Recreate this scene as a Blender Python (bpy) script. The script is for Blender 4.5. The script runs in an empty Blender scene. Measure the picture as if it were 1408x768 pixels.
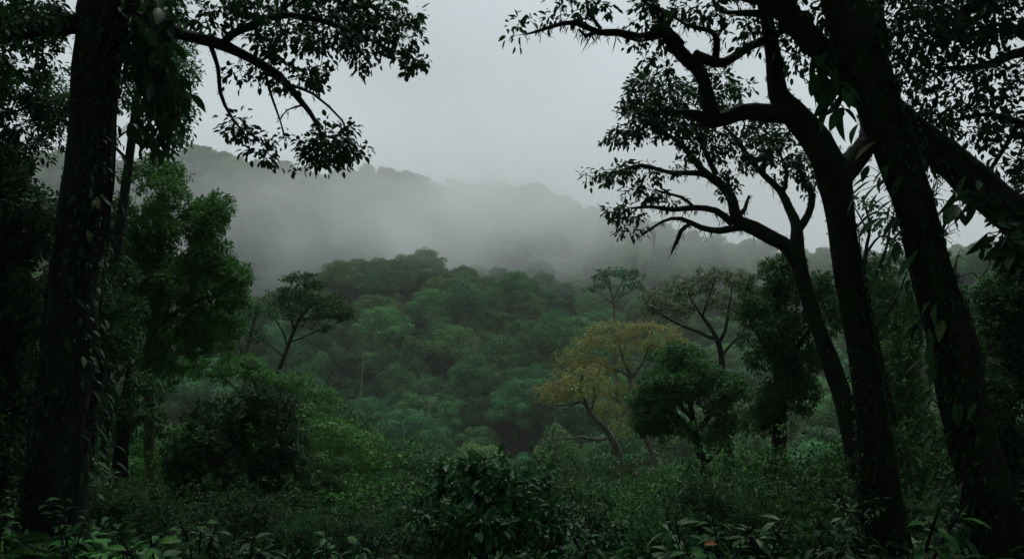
import bpy, math, random
import numpy as np
from mathutils import Vector, noise as mnoise

rng = np.random.default_rng(11)
random.seed(11)
sc = bpy.context.scene
COL = sc.collection
F = 1095.0                                   # focal length in photo pixels (1408 wide, 28 mm lens)


def P(px, py, Y):
    return np.array([(px - 704.0) / F * Y, Y, (384.0 - py) / F * Y])


def unit(v):
    v = np.asarray(v, float)
    return v / np.maximum(np.linalg.norm(v, axis=-1, keepdims=True), 1e-9)


# ------------------------------------------------------------------ meshes
def mk_mesh(name, V, faces, mat, tint=None, smooth=False):
    """faces: list of (m,k) index arrays; tint: list of (m,) arrays or None"""
    V = np.asarray(V, np.float32)
    me = bpy.data.meshes.new(name)
    me.vertices.add(len(V))
    me.vertices.foreach_set('co', V.ravel())
    loops = np.concatenate([f.ravel() for f in faces]).astype(np.int32)
    sizes = np.concatenate([np.full(len(f), f.shape[1], np.int32) for f in faces])
    starts = np.concatenate([[0], np.cumsum(sizes)[:-1]]).astype(np.int32)
    me.loops.add(len(loops))
    me.loops.foreach_set('vertex_index', loops)
    me.polygons.add(len(sizes))
    me.polygons.foreach_set('loop_start', starts)
    if smooth:
        me.polygons.foreach_set('use_smooth', np.ones(len(sizes), bool))
    if tint is not None:
        a = me.attributes.new('tint', 'FLOAT', 'FACE')
        a.data.foreach_set('value', np.concatenate(tint).astype(np.float32))
    me.update(calc_edges=True)
    me.materials.append(mat)
    return me


class Geo:
    """collects pieces of one mesh"""
    def __init__(s):
        s.V, s.F, s.T, s.n = [], [], [], 0

    def add(s, V, faces, tints=None):
        s.V.append(V)
        for i, f in enumerate(faces):
            s.F.append(f + s.n)
            s.T.append(tints[i] if tints is not None else np.full(len(f), 0.5))
        s.n += len(V)

    def mesh(s, name, mat, smooth=False, origin=(0, 0, 0)):
        if not s.V:
            return None
        return mk_mesh(name, np.concatenate(s.V) - np.asarray(origin), s.F, mat, s.T, smooth)


def link(name, me, parent=None, loc=(0, 0, 0)):
    o = bpy.data.objects.new(name, me)
    COL.objects.link(o)
    o.location = loc
    if parent is not None:
        o.parent = parent
    return o


def tag(o, label=None, cat=None, group=None, kind=None):
    for k, v in (('label', label), ('category', cat), ('group', group), ('kind', kind)):
        if v:
            o[k] = v
    return o


def thing(name, label, cat, loc=(0, 0, 0), group=None):
    o = bpy.data.objects.new(name, None)
    o.empty_display_size = 0.3
    COL.objects.link(o)
    o.location = loc
    return tag(o, label, cat, group)


def dup(root, loc, rz, s, label, group, sz=None, tilt=(0, 0)):
    r = root.copy()
    COL.objects.link(r)
    r.location = loc
    r.rotation_euler = (tilt[0], tilt[1], rz)
    r.scale = (s, s, s * (sz or 1))
    r['label'] = label
    r['group'] = group
    for ch in root.children:
        c = ch.copy()
        COL.objects.link(c)
        c.parent = r
    return r


# ------------------------------------------------------------------ tubes and leaves
def frame(T):
    T = unit(T)
    m = unit(T.mean(axis=0) + 1e-6)
    ref = np.eye(3)[np.argmin(np.abs(m))]
    U = unit(np.cross(T, ref))
    W = np.cross(T, U)
    return U, W


def tube(geo, pts, rad, sides=12, lump=0.0, freq=2.0):
    pts = np.asarray(pts, float)
    rad = np.asarray(rad, float)
    n = len(pts)
    U, W = frame(np.gradient(pts, axis=0))
    a = np.linspace(0, 2 * math.pi, sides, endpoint=False)
    R = np.repeat(rad[:, None], sides, 1)
    if lump > 0:
        for i in range(n):
            for j in range(sides):
                d = U[i] * math.cos(a[j]) + W[i] * math.sin(a[j])
                q = pts[i] + d * rad[i]
                k = mnoise.noise(Vector((q[0] * freq * 2, q[1] * freq * 2, q[2] * freq * .6)))
                k += .5 * mnoise.noise(Vector((q[0] * freq * 6, q[1] * freq * 6, q[2] * freq * 2)))
                k += .35 * mnoise.noise(Vector((q[0] * freq * 14, q[1] * freq * 14, q[2] * freq * 7)))
                k += .5 * math.cos(5 * a[j] + i * .05) + .3 * math.cos(3 * a[j] - i * .03)
                R[i, j] *= 1 + lump * k
    V = pts[:, None, :] + R[..., None] * (U[:, None, :] * np.cos(a)[None, :, None] + W[:, None, :] * np.sin(a)[None, :, None])
    idx = np.arange(n * sides).reshape(n, sides)
    q = np.stack([idx[:-1], np.roll(idx[:-1], -1, 1), np.roll(idx[1:], -1, 1), idx[1:]], -1).reshape(-1, 4)
    geo.add(V.reshape(-1, 3), [q])


def edge_tubes(geo, A, B, ra, rb, sides=4):
    """many straight tapered twigs at once"""
    A, B = np.asarray(A), np.asarray(B)
    n = len(A)
    if n == 0:
        return
    T = unit(B - A)
    ref = np.where(np.abs(T[:, 2:3]) < .8, np.array([[0, 0, 1.]]), np.array([[1., 0, 0]]))
    U = unit(np.cross(T, ref))
    W = np.cross(T, U)
    a = np.linspace(0, 2 * math.pi, sides, endpoint=False)
    D = U[:, None] * np.cos(a)[None, :, None] + W[:, None] * np.sin(a)[None, :, None]
    V0 = (A - T * ra[:, None] * .3)[:, None] + D * ra[:, None, None]
    V1 = (B + T * rb[:, None] * .3)[:, None] + D * rb[:, None, None]
    V = np.concatenate([V0, V1], 1)
    base = (np.arange(n) * 2 * sides)[:, None]
    j = np.arange(sides)[None]
    k = (j + 1) % sides
    q = np.stack([base + j, base + k, base + k + sides, base + j + sides], -1).reshape(-1, 4)
    geo.add(V.reshape(-1, 3), [q])


def leaves(geo, pos, d, nrm, ln, wd, shape='B', fold=.25, droop=.15, tint=None):
    n = len(pos)
    if n == 0:
        return
    d = unit(d)
    s = unit(np.cross(d, nrm) + 1e-6)
    u = np.cross(s, d)
    ln = np.broadcast_to(ln, (n,)).astype(float)
    wd = np.broadcast_to(wd, (n,)).astype(float)
    if tint is None:
        tint = rng.random(n)
    fo = np.broadcast_to(fold, (n,))
    dr = np.broadcast_to(droop, (n,))

    def at(t, x):
        return (pos + d * (ln * t)[:, None] + s * (wd * x)[:, None]
                + u * (fo * wd * abs(x) * 1.6 - dr * ln * t * t)[:, None])
    i = np.arange(n)[:, None]
    if shape == 'A':
        V = np.stack([at(0, 0), at(.45, -.5), at(1, 0), at(.45, .5)], 1).reshape(-1, 3)
        f = [i * 4 + np.array([[0, 1, 2]]), i * 4 + np.array([[0, 2, 3]])]
        geo.add(V, f, [tint, tint])
    elif shape == 'B':
        V = np.stack([at(0, 0), at(.25, -.4), at(.62, -.42), at(1, 0), at(.62, .42), at(.25, .4)], 1).reshape(-1, 3)
        f = [i * 6 + np.array([[0, 1, 2, 3]]), i * 6 + np.array([[0, 3, 4, 5]])]
        geo.add(V, f, [tint, tint])
    else:
        ts = [0, .12, .3, .52, .74, .9, 1.0]
        hw = [.03, .24, .44, .5, .36, .16, .0]
        V = []
        for t, h in zip(ts, hw):
            wav = .03 * math.sin(t * 17)
            V += [at(t, -h + wav), at(t, 0), at(t, h + wav)]
        V = np.stack(V, 1).reshape(-1, 3)
        m = len(ts) * 3
        f, tt = [], []
        for k in range(len(ts) - 1):
            b = k * 3
            f.append(i * m + np.array([[b, b + 1, b + 4, b + 3]]))
            f.append(i * m + np.array([[b + 1, b + 2, b + 5, b + 4]]))
            tt += [tint, tint]
        geo.add(V, f, tt)


def rnd_dirs(n):
    return unit(rng.normal(size=(n, 3)))


def catmull(pts, step):
    pts = np.asarray(pts, float)
    if len(pts) == 2:
        pts = np.stack([pts[0], (pts[0] + pts[1]) / 2, pts[1]])
    e = np.concatenate([[2 * pts[0] - pts[1]], pts, [2 * pts[-1] - pts[-2]]])
    out = []
    for k in range(1, len(e) - 2):
        p0, p1, p2, p3 = e[k - 1:k + 3]
        m = max(2, int(np.linalg.norm((p2 - p1)[:3]) / step))
        t = np.linspace(0, 1, m, endpoint=False)[:, None]
        out.append(.5 * ((2 * p1) + (-p0 + p2) * t + (2 * p0 - 5 * p1 + 4 * p2 - p3) * t ** 2 + (-p0 + 3 * p1 - 3 * p2 + p3) * t ** 3))
    out.append(pts[-1:])
    return np.concatenate(out)


def grow(start, start_r, targets, seg=.4, wob=.14, r0=.004, power=2.5, rmax_ratio=.6, rise=.06):
    """join every target to the nearest wood by a bent twig; returns edge arrays"""
    pos = [np.asarray(start, float)]
    n0 = len(start)
    T = np.asarray(targets, float)
    if len(T) == 0:
        return None
    cap = n0 + len(T) * 6 + 8
    X = np.zeros((cap, 3))
    X[:n0] = start
    par = np.full(cap, -1)
    n = n0
    d0 = np.array([np.min(((start - t) ** 2).sum(1)) for t in T])
    for k in np.argsort(d0):
        t = T[k]
        dd = ((X[:n] - t) ** 2).sum(1)
        j = int(np.argmin(dd))
        d = math.sqrt(dd[j])
        m = max(1, min(5, int(d / seg) + 1))
        a = X[j]
        off = rng.normal(size=3) * wob * d + np.array([0, 0, rise * d])
        p = j
        for q in range(1, m + 1):
            f = q / m
            X[n] = a + (t - a) * f + off * (4 * f * (1 - f)) + (rng.normal(size=3) * .03 * d if q < m else 0)
            par[n] = p
            p = n
            n += 1
    acc = np.zeros(n)
    haschild = np.zeros(n, bool)
    for k in range(n - 1, n0 - 1, -1):
        r = acc[k] if haschild[k] else r0 ** power
        acc[k] = r
        acc[par[k]] += r
        haschild[par[k]] = True
    rad = acc ** (1 / power)
    rad[:n0] = start_r
    for k in range(n0, n):
        pk = par[k]
        lim = rad[pk] * (rmax_ratio if pk < n0 else 1.0)
        rad[k] = min(rad[k], max(lim, r0 * .8))
    idx = np.arange(n0, n)
    ra = np.where(par[idx] < n0, rad[idx], rad[par[idx]])
    return X[par[idx]], X[idx], ra, rad[idx]


# ------------------------------------------------------------------ materials
def new_mat(name):
    m = bpy.data.materials.new(name)
    m.use_nodes = True
    nt = m.node_tree
    nt.nodes.clear()
    return m, nt, nt.nodes, nt.links


def leaf_mat(name, dark, light, old=None, old_at=.93, rough=.42, spec=.35, trans=.3, objvar=.35):
    m, nt, N, L = new_mat(name)
    out = N.new('ShaderNodeOutputMaterial')
    at = N.new('ShaderNodeAttribute')
    at.attribute_name = 'tint'
    ramp = N.new('ShaderNodeValToRGB')
    e = ramp.color_ramp.elements
    e[0].color = (*dark, 1)
    e[0].position = 0
    e[1].color = (*light, 1)
    e[1].position = .88
    if old:
        x = e.new(old_at)
        x.color = (*light, 1)
        y = e.new(min(.999, old_at + .03))
        y.color = (*old, 1)
    L.new(at.outputs['Fac'], ramp.inputs['Fac'])
    oi = N.new('ShaderNodeObjectInfo')
    mr = N.new('ShaderNodeMapRange')
    mr.inputs['To Min'].default_value = 1 - objvar
    mr.inputs['To Max'].default_value = 1 + objvar
    L.new(oi.outputs['Random'], mr.inputs['Value'])
    hs = N.new('ShaderNodeHueSaturation')
    mh = N.new('ShaderNodeMapRange')
    mh.inputs['To Min'].default_value = .5 - .016 * objvar / .35
    mh.inputs['To Max'].default_value = .5 + .03 * objvar / .35
    mul = N.new('ShaderNodeMath')
    mul.operation = 'MULTIPLY'
    mul.inputs[1].default_value = 7.31
    fr = N.new('ShaderNodeMath')
    fr.operation = 'FRACT'
    L.new(oi.outputs['Random'], mul.inputs[0])
    L.new(mul.outputs[0], fr.inputs[0])
    L.new(fr.outputs[0], mh.inputs['Value'])
    L.new(mh.outputs[0], hs.inputs['Hue'])
    L.new(mr.outputs[0], hs.inputs['Value'])
    L.new(ramp.outputs['Color'], hs.inputs['Color'])
    tcx = N.new('ShaderNodeTexCoord')
    nzz = N.new('ShaderNodeTexNoise')
    nzz.inputs['Scale'].default_value = 28
    nzz.inputs['Detail'].default_value = 3
    L.new(tcx.outputs['Object'], nzz.inputs['Vector'])
    blo = N.new('ShaderNodeMapRange')
    blo.inputs['From Min'].default_value = .3
    blo.inputs['From Max'].default_value = .7
    blo.inputs['To Min'].default_value = .6
    blo.inputs['To Max'].default_value = 1.35
    L.new(nzz.outputs['Fac'], blo.inputs['Value'])
    hs0 = hs
    hs = N.new('ShaderNodeHueSaturation')
    L.new(hs0.outputs['Color'], hs.inputs['Color'])
    L.new(blo.outputs[0], hs.inputs['Value'])
    b = N.new('ShaderNodeBsdfPrincipled')
    b.inputs['Roughness'].default_value = rough
    b.inputs['Specular IOR Level'].default_value = spec
    L.new(hs.outputs['Color'], b.inputs['Base Color'])
    t = N.new('ShaderNodeBsdfTranslucent')
    h2 = N.new('ShaderNodeHueSaturation')
    h2.inputs['Hue'].default_value = .49
    h2.inputs['Saturation'].default_value = 1.15
    h2.inputs['Value'].default_value = 1.35
    L.new(hs.outputs['Color'], h2.inputs['Color'])
    L.new(h2.outputs['Color'], t.inputs['Color'])
    mx = N.new('ShaderNodeMixShader')
    mx.inputs['Fac'].default_value = trans
    L.new(b.outputs[0], mx.inputs[1])
    L.new(t.outputs[0], mx.inputs[2])
    L.new(mx.outputs[0], out.inputs['Surface'])
    return m


def bark_mat(name, c1, c2, moss=None, scale=6.0, bump=.6):
    m, nt, N, L = new_mat(name)
    out = N.new('ShaderNodeOutputMaterial')
    tc = N.new('ShaderNodeTexCoord')
    mp = N.new('ShaderNodeMapping')
    mp.inputs['Scale'].default_value = (1, 1, .3)
    L.new(tc.outputs['Object'], mp.inputs['Vector'])
    nz = N.new('ShaderNodeTexNoise')
    nz.inputs['Scale'].default_value = scale
    nz.inputs['Detail'].default_value = 7
    nz.inputs['Roughness'].default_value = .65
    L.new(mp.outputs[0], nz.inputs['Vector'])
    r = N.new('ShaderNodeValToRGB')
    r.color_ramp.elements[0].color = (*c1, 1)
    r.color_ramp.elements[0].position = .35
    r.color_ramp.elements[1].color = (*c2, 1)
    r.color_ramp.elements[1].position = .68
    L.new(nz.outputs['Fac'], r.inputs['Fac'])
    col = r.outputs['Color']
    if moss:
        n2 = N.new('ShaderNodeTexNoise')
        n2.inputs['Scale'].default_value = 2.2
        n2.inputs['Detail'].default_value = 6
        L.new(tc.outputs['Object'], n2.inputs['Vector'])
        r2 = N.new('ShaderNodeValToRGB')
        r2.color_ramp.elements[0].position = .44
        r2.color_ramp.elements[1].position = .56
        L.new(n2.outputs['Fac'], r2.inputs['Fac'])
        mix = N.new('ShaderNodeMix')
        mix.data_type = 'RGBA'
        L.new(r2.outputs['Color'], mix.inputs['Factor'])
        L.new(col, mix.inputs['A'])
        mix.inputs['B'].default_value = (*moss, 1)
        col = mix.outputs['Result']
    n3 = N.new('ShaderNodeTexNoise')
    n3.inputs['Scale'].default_value = 5.5
    n3.inputs['Detail'].default_value = 8
    n3.inputs['Roughness'].default_value = .7
    L.new(tc.outputs['Object'], n3.inputs['Vector'])
    r3 = N.new('ShaderNodeMapRange')
    r3.inputs['From Min'].default_value = .6
    r3.inputs['From Max'].default_value = .68
    L.new(n3.outputs['Fac'], r3.inputs['Value'])
    m3 = N.new('ShaderNodeMix')
    m3.data_type = 'RGBA'
    L.new(r3.outputs[0], m3.inputs['Factor'])
    L.new(col, m3.inputs['A'])
    m3.inputs['B'].default_value = (c2[0] * 1.6 + .02, c2[1] * 1.7 + .025, c2[2] * 1.5 + .018, 1)
    col = m3.outputs['Result']
    b = N.new('ShaderNodeBsdfPrincipled')
    b.inputs['Roughness'].default_value = .9
    b.inputs['Specular IOR Level'].default_value = .15
    L.new(col, b.inputs['Base Color'])
    bp = N.new('ShaderNodeBump')
    bp.inputs['Strength'].default_value = bump
    bp.inputs['Distance'].default_value = .05
    L.new(nz.outputs['Fac'], bp.inputs['Height'])
    L.new(bp.outputs['Normal'], b.inputs['Normal'])
    L.new(b.outputs[0], out.inputs['Surface'])
    return m


M = {}
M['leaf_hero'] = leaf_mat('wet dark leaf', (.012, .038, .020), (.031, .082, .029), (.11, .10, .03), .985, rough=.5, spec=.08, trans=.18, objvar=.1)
M['leaf_green'] = leaf_mat('fresh green leaf', (.020, .085, .025), (.070, .205, .038), (.14, .15, .03), .98, rough=.48, spec=.1, trans=.22, objvar=.15)
M['leaf_mid'] = leaf_mat('mid green leaf', (.016, .064, .026), (.050, .142, .038), (.10, .10, .03), .985, rough=.5, spec=.08, trans=.22, objvar=.28)
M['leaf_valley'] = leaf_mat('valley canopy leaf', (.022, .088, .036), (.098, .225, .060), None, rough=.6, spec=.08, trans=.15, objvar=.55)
M['leaf_gold'] = leaf_mat('yellow brown leaf', (.120, .160, .055), (.350, .365, .125), (.25, .22, .10), .9, rough=.5, spec=.15, trans=.3, objvar=.03)
M['leaf_broad'] = leaf_mat('broad wet leaf', (.011, .043, .019), (.034, .106, .031), (.13, .14, .04), .98, rough=.45, spec=.13, trans=.22, objvar=.2)
M['moss'] = leaf_mat('moss', (.018, .026, .009), (.045, .058, .018), None, rough=.8, spec=.1, trans=.2, objvar=.1)
M['bark_dark'] = bark_mat('dark wet bark', (.007, .010, .012), (.030, .035, .036), (.016, .028, .014))
M['bark_moss'] = bark_mat('mossy bark', (.008, .010, .010), (.036, .038, .032), (.020, .036, .016), scale=9)
M['bark_pale'] = bark_mat('pale bark', (.09, .085, .07), (.24, .22, .18), None, scale=4, bump=.3)
M['bark_mid'] = bark_mat('brown bark', (.05, .042, .03), (.15, .125, .09), (.05, .06, .025), scale=5, bump=.4)


def ground_mat():
    m, nt, N, L = new_mat('forest soil')
    out = N.new('ShaderNodeOutputMaterial')
    tc = N.new('ShaderNodeTexCoord')
    n1 = N.new('ShaderNodeTexNoise')
    n1.inputs['Scale'].default_value = 1.6
    n1.inputs['Detail'].default_value = 9
    L.new(tc.outputs['Object'], n1.inputs['Vector'])
    r = N.new('ShaderNodeValToRGB')
    r.color_ramp.elements[0].color = (.018, .02, .010, 1)
    r.color_ramp.elements[0].position = .35
    r.color_ramp.elements[1].color = (.045, .06, .022, 1)
    r.color_ramp.elements[1].position = .65
    L.new(n1.outputs['Fac'], r.inputs['Fac'])
    b = N.new('ShaderNodeBsdfPrincipled')
    b.inputs['Roughness'].default_value = .95
    b.inputs['Specular IOR Level'].default_value = .1
    L.new(r.outputs['Color'], b.inputs['Base Color'])
    L.new(b.outputs[0], out.inputs['Surface'])
    return m


# ------------------------------------------------------------------ terrain
KY = np.array([-200, -60, -10, 0, 6, 12, 25, 45, 80, 110, 150, 200, 232, 262, 300, 2000.])
KZ = np.array([30, 6, -1.2, -1.8, -2.7, -4.3, -10, -19, -34, -41, -35, -24, -17, -22, -22, -22.])
RX = np.array([-900, -420, -300, -199, -120, -63, 0, 55, 100, 143, 220, 400, 900.])
RZ = np.array([20, 40, 54, 59, 55, 47, 39, 25, 12, 3, -3, 0, 6.])


def sstep(t):
    t = np.clip(t, 0, 1)
    return t * t * (3 - 2 * t)


def H(x, y):
    x = np.asarray(x, float)
    y = np.asarray(y, float)
    z = (np.interp(y - 3, KY, KZ) + np.interp(y, KY, KZ) * 2 + np.interp(y + 3, KY, KZ)) / 4
    yy = np.clip(y, 0, 260)
    w = sstep((300 - y) / 60)
    fl = np.abs(x) - (5 + .42 * yy)
    z = z + w * .42 * np.log1p(np.exp(np.clip(fl / 3, -30, 30))) * 3 * sstep((y + 5) / 15 + .2)
    z = z + 12 * np.exp(-((x + 30) / 29) ** 2 - ((y - 226) / 38) ** 2)
    z = z - 7 * np.exp(-((x + 88) / 30) ** 2 - ((y - 215) / 55) ** 2)
    z = z - 8 * np.exp(-((x - 62) / 48) ** 2 - ((y - 230) / 50) ** 2)
    R = sum(np.interp(x + o, RX, RZ) for o in (-36, -18, 0, 18, 36)) / 5
    up = sstep((y - 275) / 205) * (1 - .55 * sstep((y - 490) / 300))
    z = z + up * (R + 22)
    a = sstep((y - 45) / 60)
    z = z + a * (2.2 * np.sin(x * .071 + 1.3 * np.sin(y * .043)) + 1.7 * np.sin(y * .083 + x * .037 + 2) + 1.1 * np.sin(x * .19 + y * .13))
    far = sstep((y - 280) / 80)
    z = z + far * (3.2 * np.sin(x * .045 + .9) * np.sin(y * .03 + x * .02) + 2.2 * np.sin(x * .027 - y * .05))
    return z + .12 * np.sin(x * 1.3 + y * .9) * sstep((30 - y) / 10)


def build_terrain():
    ys = np.concatenate([np.linspace(-180, -12, 20), np.arange(-10, 40, .7), np.arange(40, 120, 2.5), np.arange(120, 540, 6), np.linspace(545, 1000, 25)])
    xr = np.concatenate([np.arange(0, 20, .8), np.arange(20, 60, 2.5), np.arange(60, 260, 6.5), np.linspace(265, 780, 30)])
    xs = np.concatenate([-xr[:0:-1], xr])
    X, Yg = np.meshgrid(xs, ys)
    V = np.stack([X, Yg, H(X, Yg)], -1).reshape(-1, 3)
    n, mm = len(ys), len(xs)
    idx = np.arange(n * mm).reshape(n, mm)
    q = np.stack([idx[:-1, :-1], idx[:-1, 1:], idx[1:, 1:], idx[1:, :-1]], -1).reshape(-1, 4)
    me = mk_mesh('ground', V, [q], ground_mat(), None, True)
    tag(link('ground', me), 'dark forest floor sloping down into the valley and up the hills', 'ground', kind='structure')


build_terrain()

# ------------------------------------------------------------------ hero trees traced as limbs + foliage regions


LAIK = 1.9


def hero_tree(name, label, limbs, regions, leaf, bark, wk=1., lk=1., ln=.13, wd=.062, nl=13, rc=.2, group=None,
              lump=.1, moss=0, hang=0, shell=0., sides=18, droop_dir=.55, twig=.004, root_to_ground=True,
              shape='B', flare=1.5, bare=None, step=.16, wob=.14, cat='tree', leafout=.6, flat=0., lob=0):
    """limbs: list of [(px,py,Y,width_px)...], first one is the trunk from its foot upward"""
    G, nodes, nr = Geo(), [], []
    L3 = []
    for li, lb in enumerate(limbs):
        p = np.array([np.append(P(a[0], a[1], a[2]), wk * a[3] / F * a[2] / 2) for a in lb])
        if li == 0 and root_to_ground:
            gz = float(H(p[0, 0], p[0, 1]))
            if p[0, 2] > gz:
                dx = (p[0, :2] - p[1, :2]) / max(.2, abs(p[0, 2] - p[1, 2])) * (p[0, 2] - gz)
                dx *= min(1, .35 * (p[0, 2] - gz) / max(1e-3, np.linalg.norm(dx)))
                f = np.array([p[0, 0] + dx[0], p[0, 1] + dx[1], 0, p[0, 3] * flare])
                f[2] = float(H(f[0], f[1])) - .25
                p = np.concatenate([[f], p])
        c = catmull(p, step)
        c[:, 3] = np.maximum(c[:, 3], .003)
        if li > 0:                                   # wander a little like real limbs
            nk = max(3, int(len(c) * step / .3))
            kn = rng.normal(size=(nk, 3)) * .55
            kn[0] = 0
            c[:, :3] += (np.stack([np.interp(np.linspace(0, nk - 1, len(c)), np.arange(nk), kn[:, q]) for q in range(3)], -1)
                         * np.minimum(c[:, 3:4] * .6 + .012 * step / .16, .07 * step / .16))
            k = np.linspace(0, 6.28 * max(1, len(c) / 8), len(c))
            ph = rng.random(3) * 6.28
            c[:, :3] += (np.stack([np.sin(k + ph[0]), np.sin(k * .8 + ph[1]), np.sin(k * 1.1 + ph[2])], -1)
                         * np.minimum(c[:, 3:4] * .5, .05) * np.linspace(0, 1, len(c))[:, None])
        L3.append(c)
        big = c[:, 3].max() > .09
        tube(G, c[:, :3], c[:, 3], sides if big else 9, lump if c[:, 3].max() > .035 else 0, .6 / max(.12, c[:, 3].max()))
        nodes.append(c[:, :3])
        nr.append(c[:, 3])
    base = L3[0][0, :3].copy()
    start = np.concatenate(nodes)
    sr = np.concatenate(nr)
    # twigs may sprout from everything except the lower trunk
    ok = np.ones(len(start), bool)
    ok[:int(len(nodes[0]) * .55)] = len(limbs) < 3
    leafG = Geo()
    allT, allO = [], []
    for rg in regions:
        px, py, rx, ry, Y, dY, lai = rg
        area = math.pi * rx * ry
        la = ln * wd * .62 * (F / Y) ** 2
        ncl = max(2, int(lai * LAIK * lk * area / la / nl))
        if lob:
            nb = max(4, int(lob * rng.uniform(.8, 1.3)))
            cb = unit(rng.normal(size=(nb, 3))) * rng.uniform(.35, .85, (nb, 1))
            rb_ = rng.uniform(.26, .52, nb)
            k = rng.choice(nb, ncl, p=rb_ ** 2 / (rb_ ** 2).sum())
            u = unit(rng.normal(size=(ncl, 3)) + np.array([0, -.55, -.15]))
            q = cb[k] + u * (rb_[k] * (1.04 - .4 * rng.random(ncl) ** 1.6))[:, None]
            ow = np.stack([u[:, 0], u[:, 2], -u[:, 1]], -1)
        else:
            q = unit(rng.normal(size=(ncl, 3)))
            rad = rng.random(ncl) ** (1 / 3.)
            if shell > 0:
                rad = np.where(rng.random(ncl) < shell, .8 + .25 * rng.random(ncl), rad)
            q = q * rad[:, None]
            ow = None
        t = np.stack([P(px + a * rx, py + b * ry, Y + c * dY) for a, b, c in q])
        allT.append(t)
        allO.append(unit(t - t.mean(0)) if ow is None else ow)
    if allT:
        T = np.concatenate(allT)
        keep = T[:, 2] > H(T[:, 0], T[:, 1]) + .1
        T = T[keep]
        OW = np.concatenate(allO)[keep]
        e = grow(start[ok], sr[ok], T, r0=twig, wob=wob)
        A, B, ra, rb = e
        edge_tubes(G, A, B, ra, rb)
        n = len(T)
        tp = np.repeat(T, nl, 0)
        outw = unit(OW + rng.normal(size=T.shape) * .2)
        od = rnd_dirs(n * nl)
        off = od * (rng.random(n * nl) ** .8 * rc * .85)[:, None]
        d = unit(rnd_dirs(n * nl) * .45 + od * .75 + np.repeat(outw, nl, 0) * leafout + np.array([0, 0, -droop_dir]))
        off[:, 2] *= (1 - flat)
        pos = tp + off
        nv = unit(rnd_dirs(n * nl) * .8 + np.array([0, 0, 1.0]) + np.repeat(outw, nl, 0) * .5)
        s = rng.uniform(.5, 1.25, n * nl)
        clump = np.repeat(rng.random(n), nl)
        tint = np.clip(.35 * clump + .65 * rng.random(n * nl), 0, 1)
        leaves(leafG, pos, d, nv, ln * s, wd * s, shape, tint=tint)
    root = thing(name, label, cat, tuple(base), group)
    link('trunk', G.mesh('trunk', bark, True, base), root)
    if leafG.V:
        link('crown', leafG.mesh('crown', leaf, False, base), root)
    if moss or hang:
        mg = Geo()
        C = np.concatenate([c for c in L3])
        if moss:
            w = C[:, 3] / C[:, 3].sum()
            k = rng.choice(len(C), moss, p=w)
            dv = rnd_dirs(moss)
            tg = unit(np.gradient(C[:, :3], axis=0))[k]
            dv = unit(dv - tg * (dv * tg).sum(1, keepdims=True))
            pos = C[k, :3] + dv * (C[k, 3:4] * .99) + rng.normal(size=(moss, 3)) * .012
            leaves(mg, pos, unit(dv * .7 + np.array([0, 0, -.7]) + rnd_dirs(moss) * .5), dv, rng.uniform(.012, .034, moss), rng.uniform(.006, .014, moss), 'A', fold=.3)
        if hang:
            thin = np.where((C[:, 3] < .2))[0]
            k = rng.choice(thin, hang)
            p0 = C[k, :3] - np.array([0, 0, 1]) * C[k, 3:4] * .8
            for _ in range(3):
                leaves(mg, p0 + rng.normal(size=(hang, 3)) * .02, unit(np.array([[0, 0, -1.]]) + rng.normal(size=(hang, 3)) * .35),
                       rnd_dirs(hang), rng.gamma(1.6, .04, hang) + .03, rng.uniform(.006, .02, hang), 'B', fold=.5, droop=.05)
        link('moss', mg.mesh('moss', M['moss'], False, base), root)
    return root, L3


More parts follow.
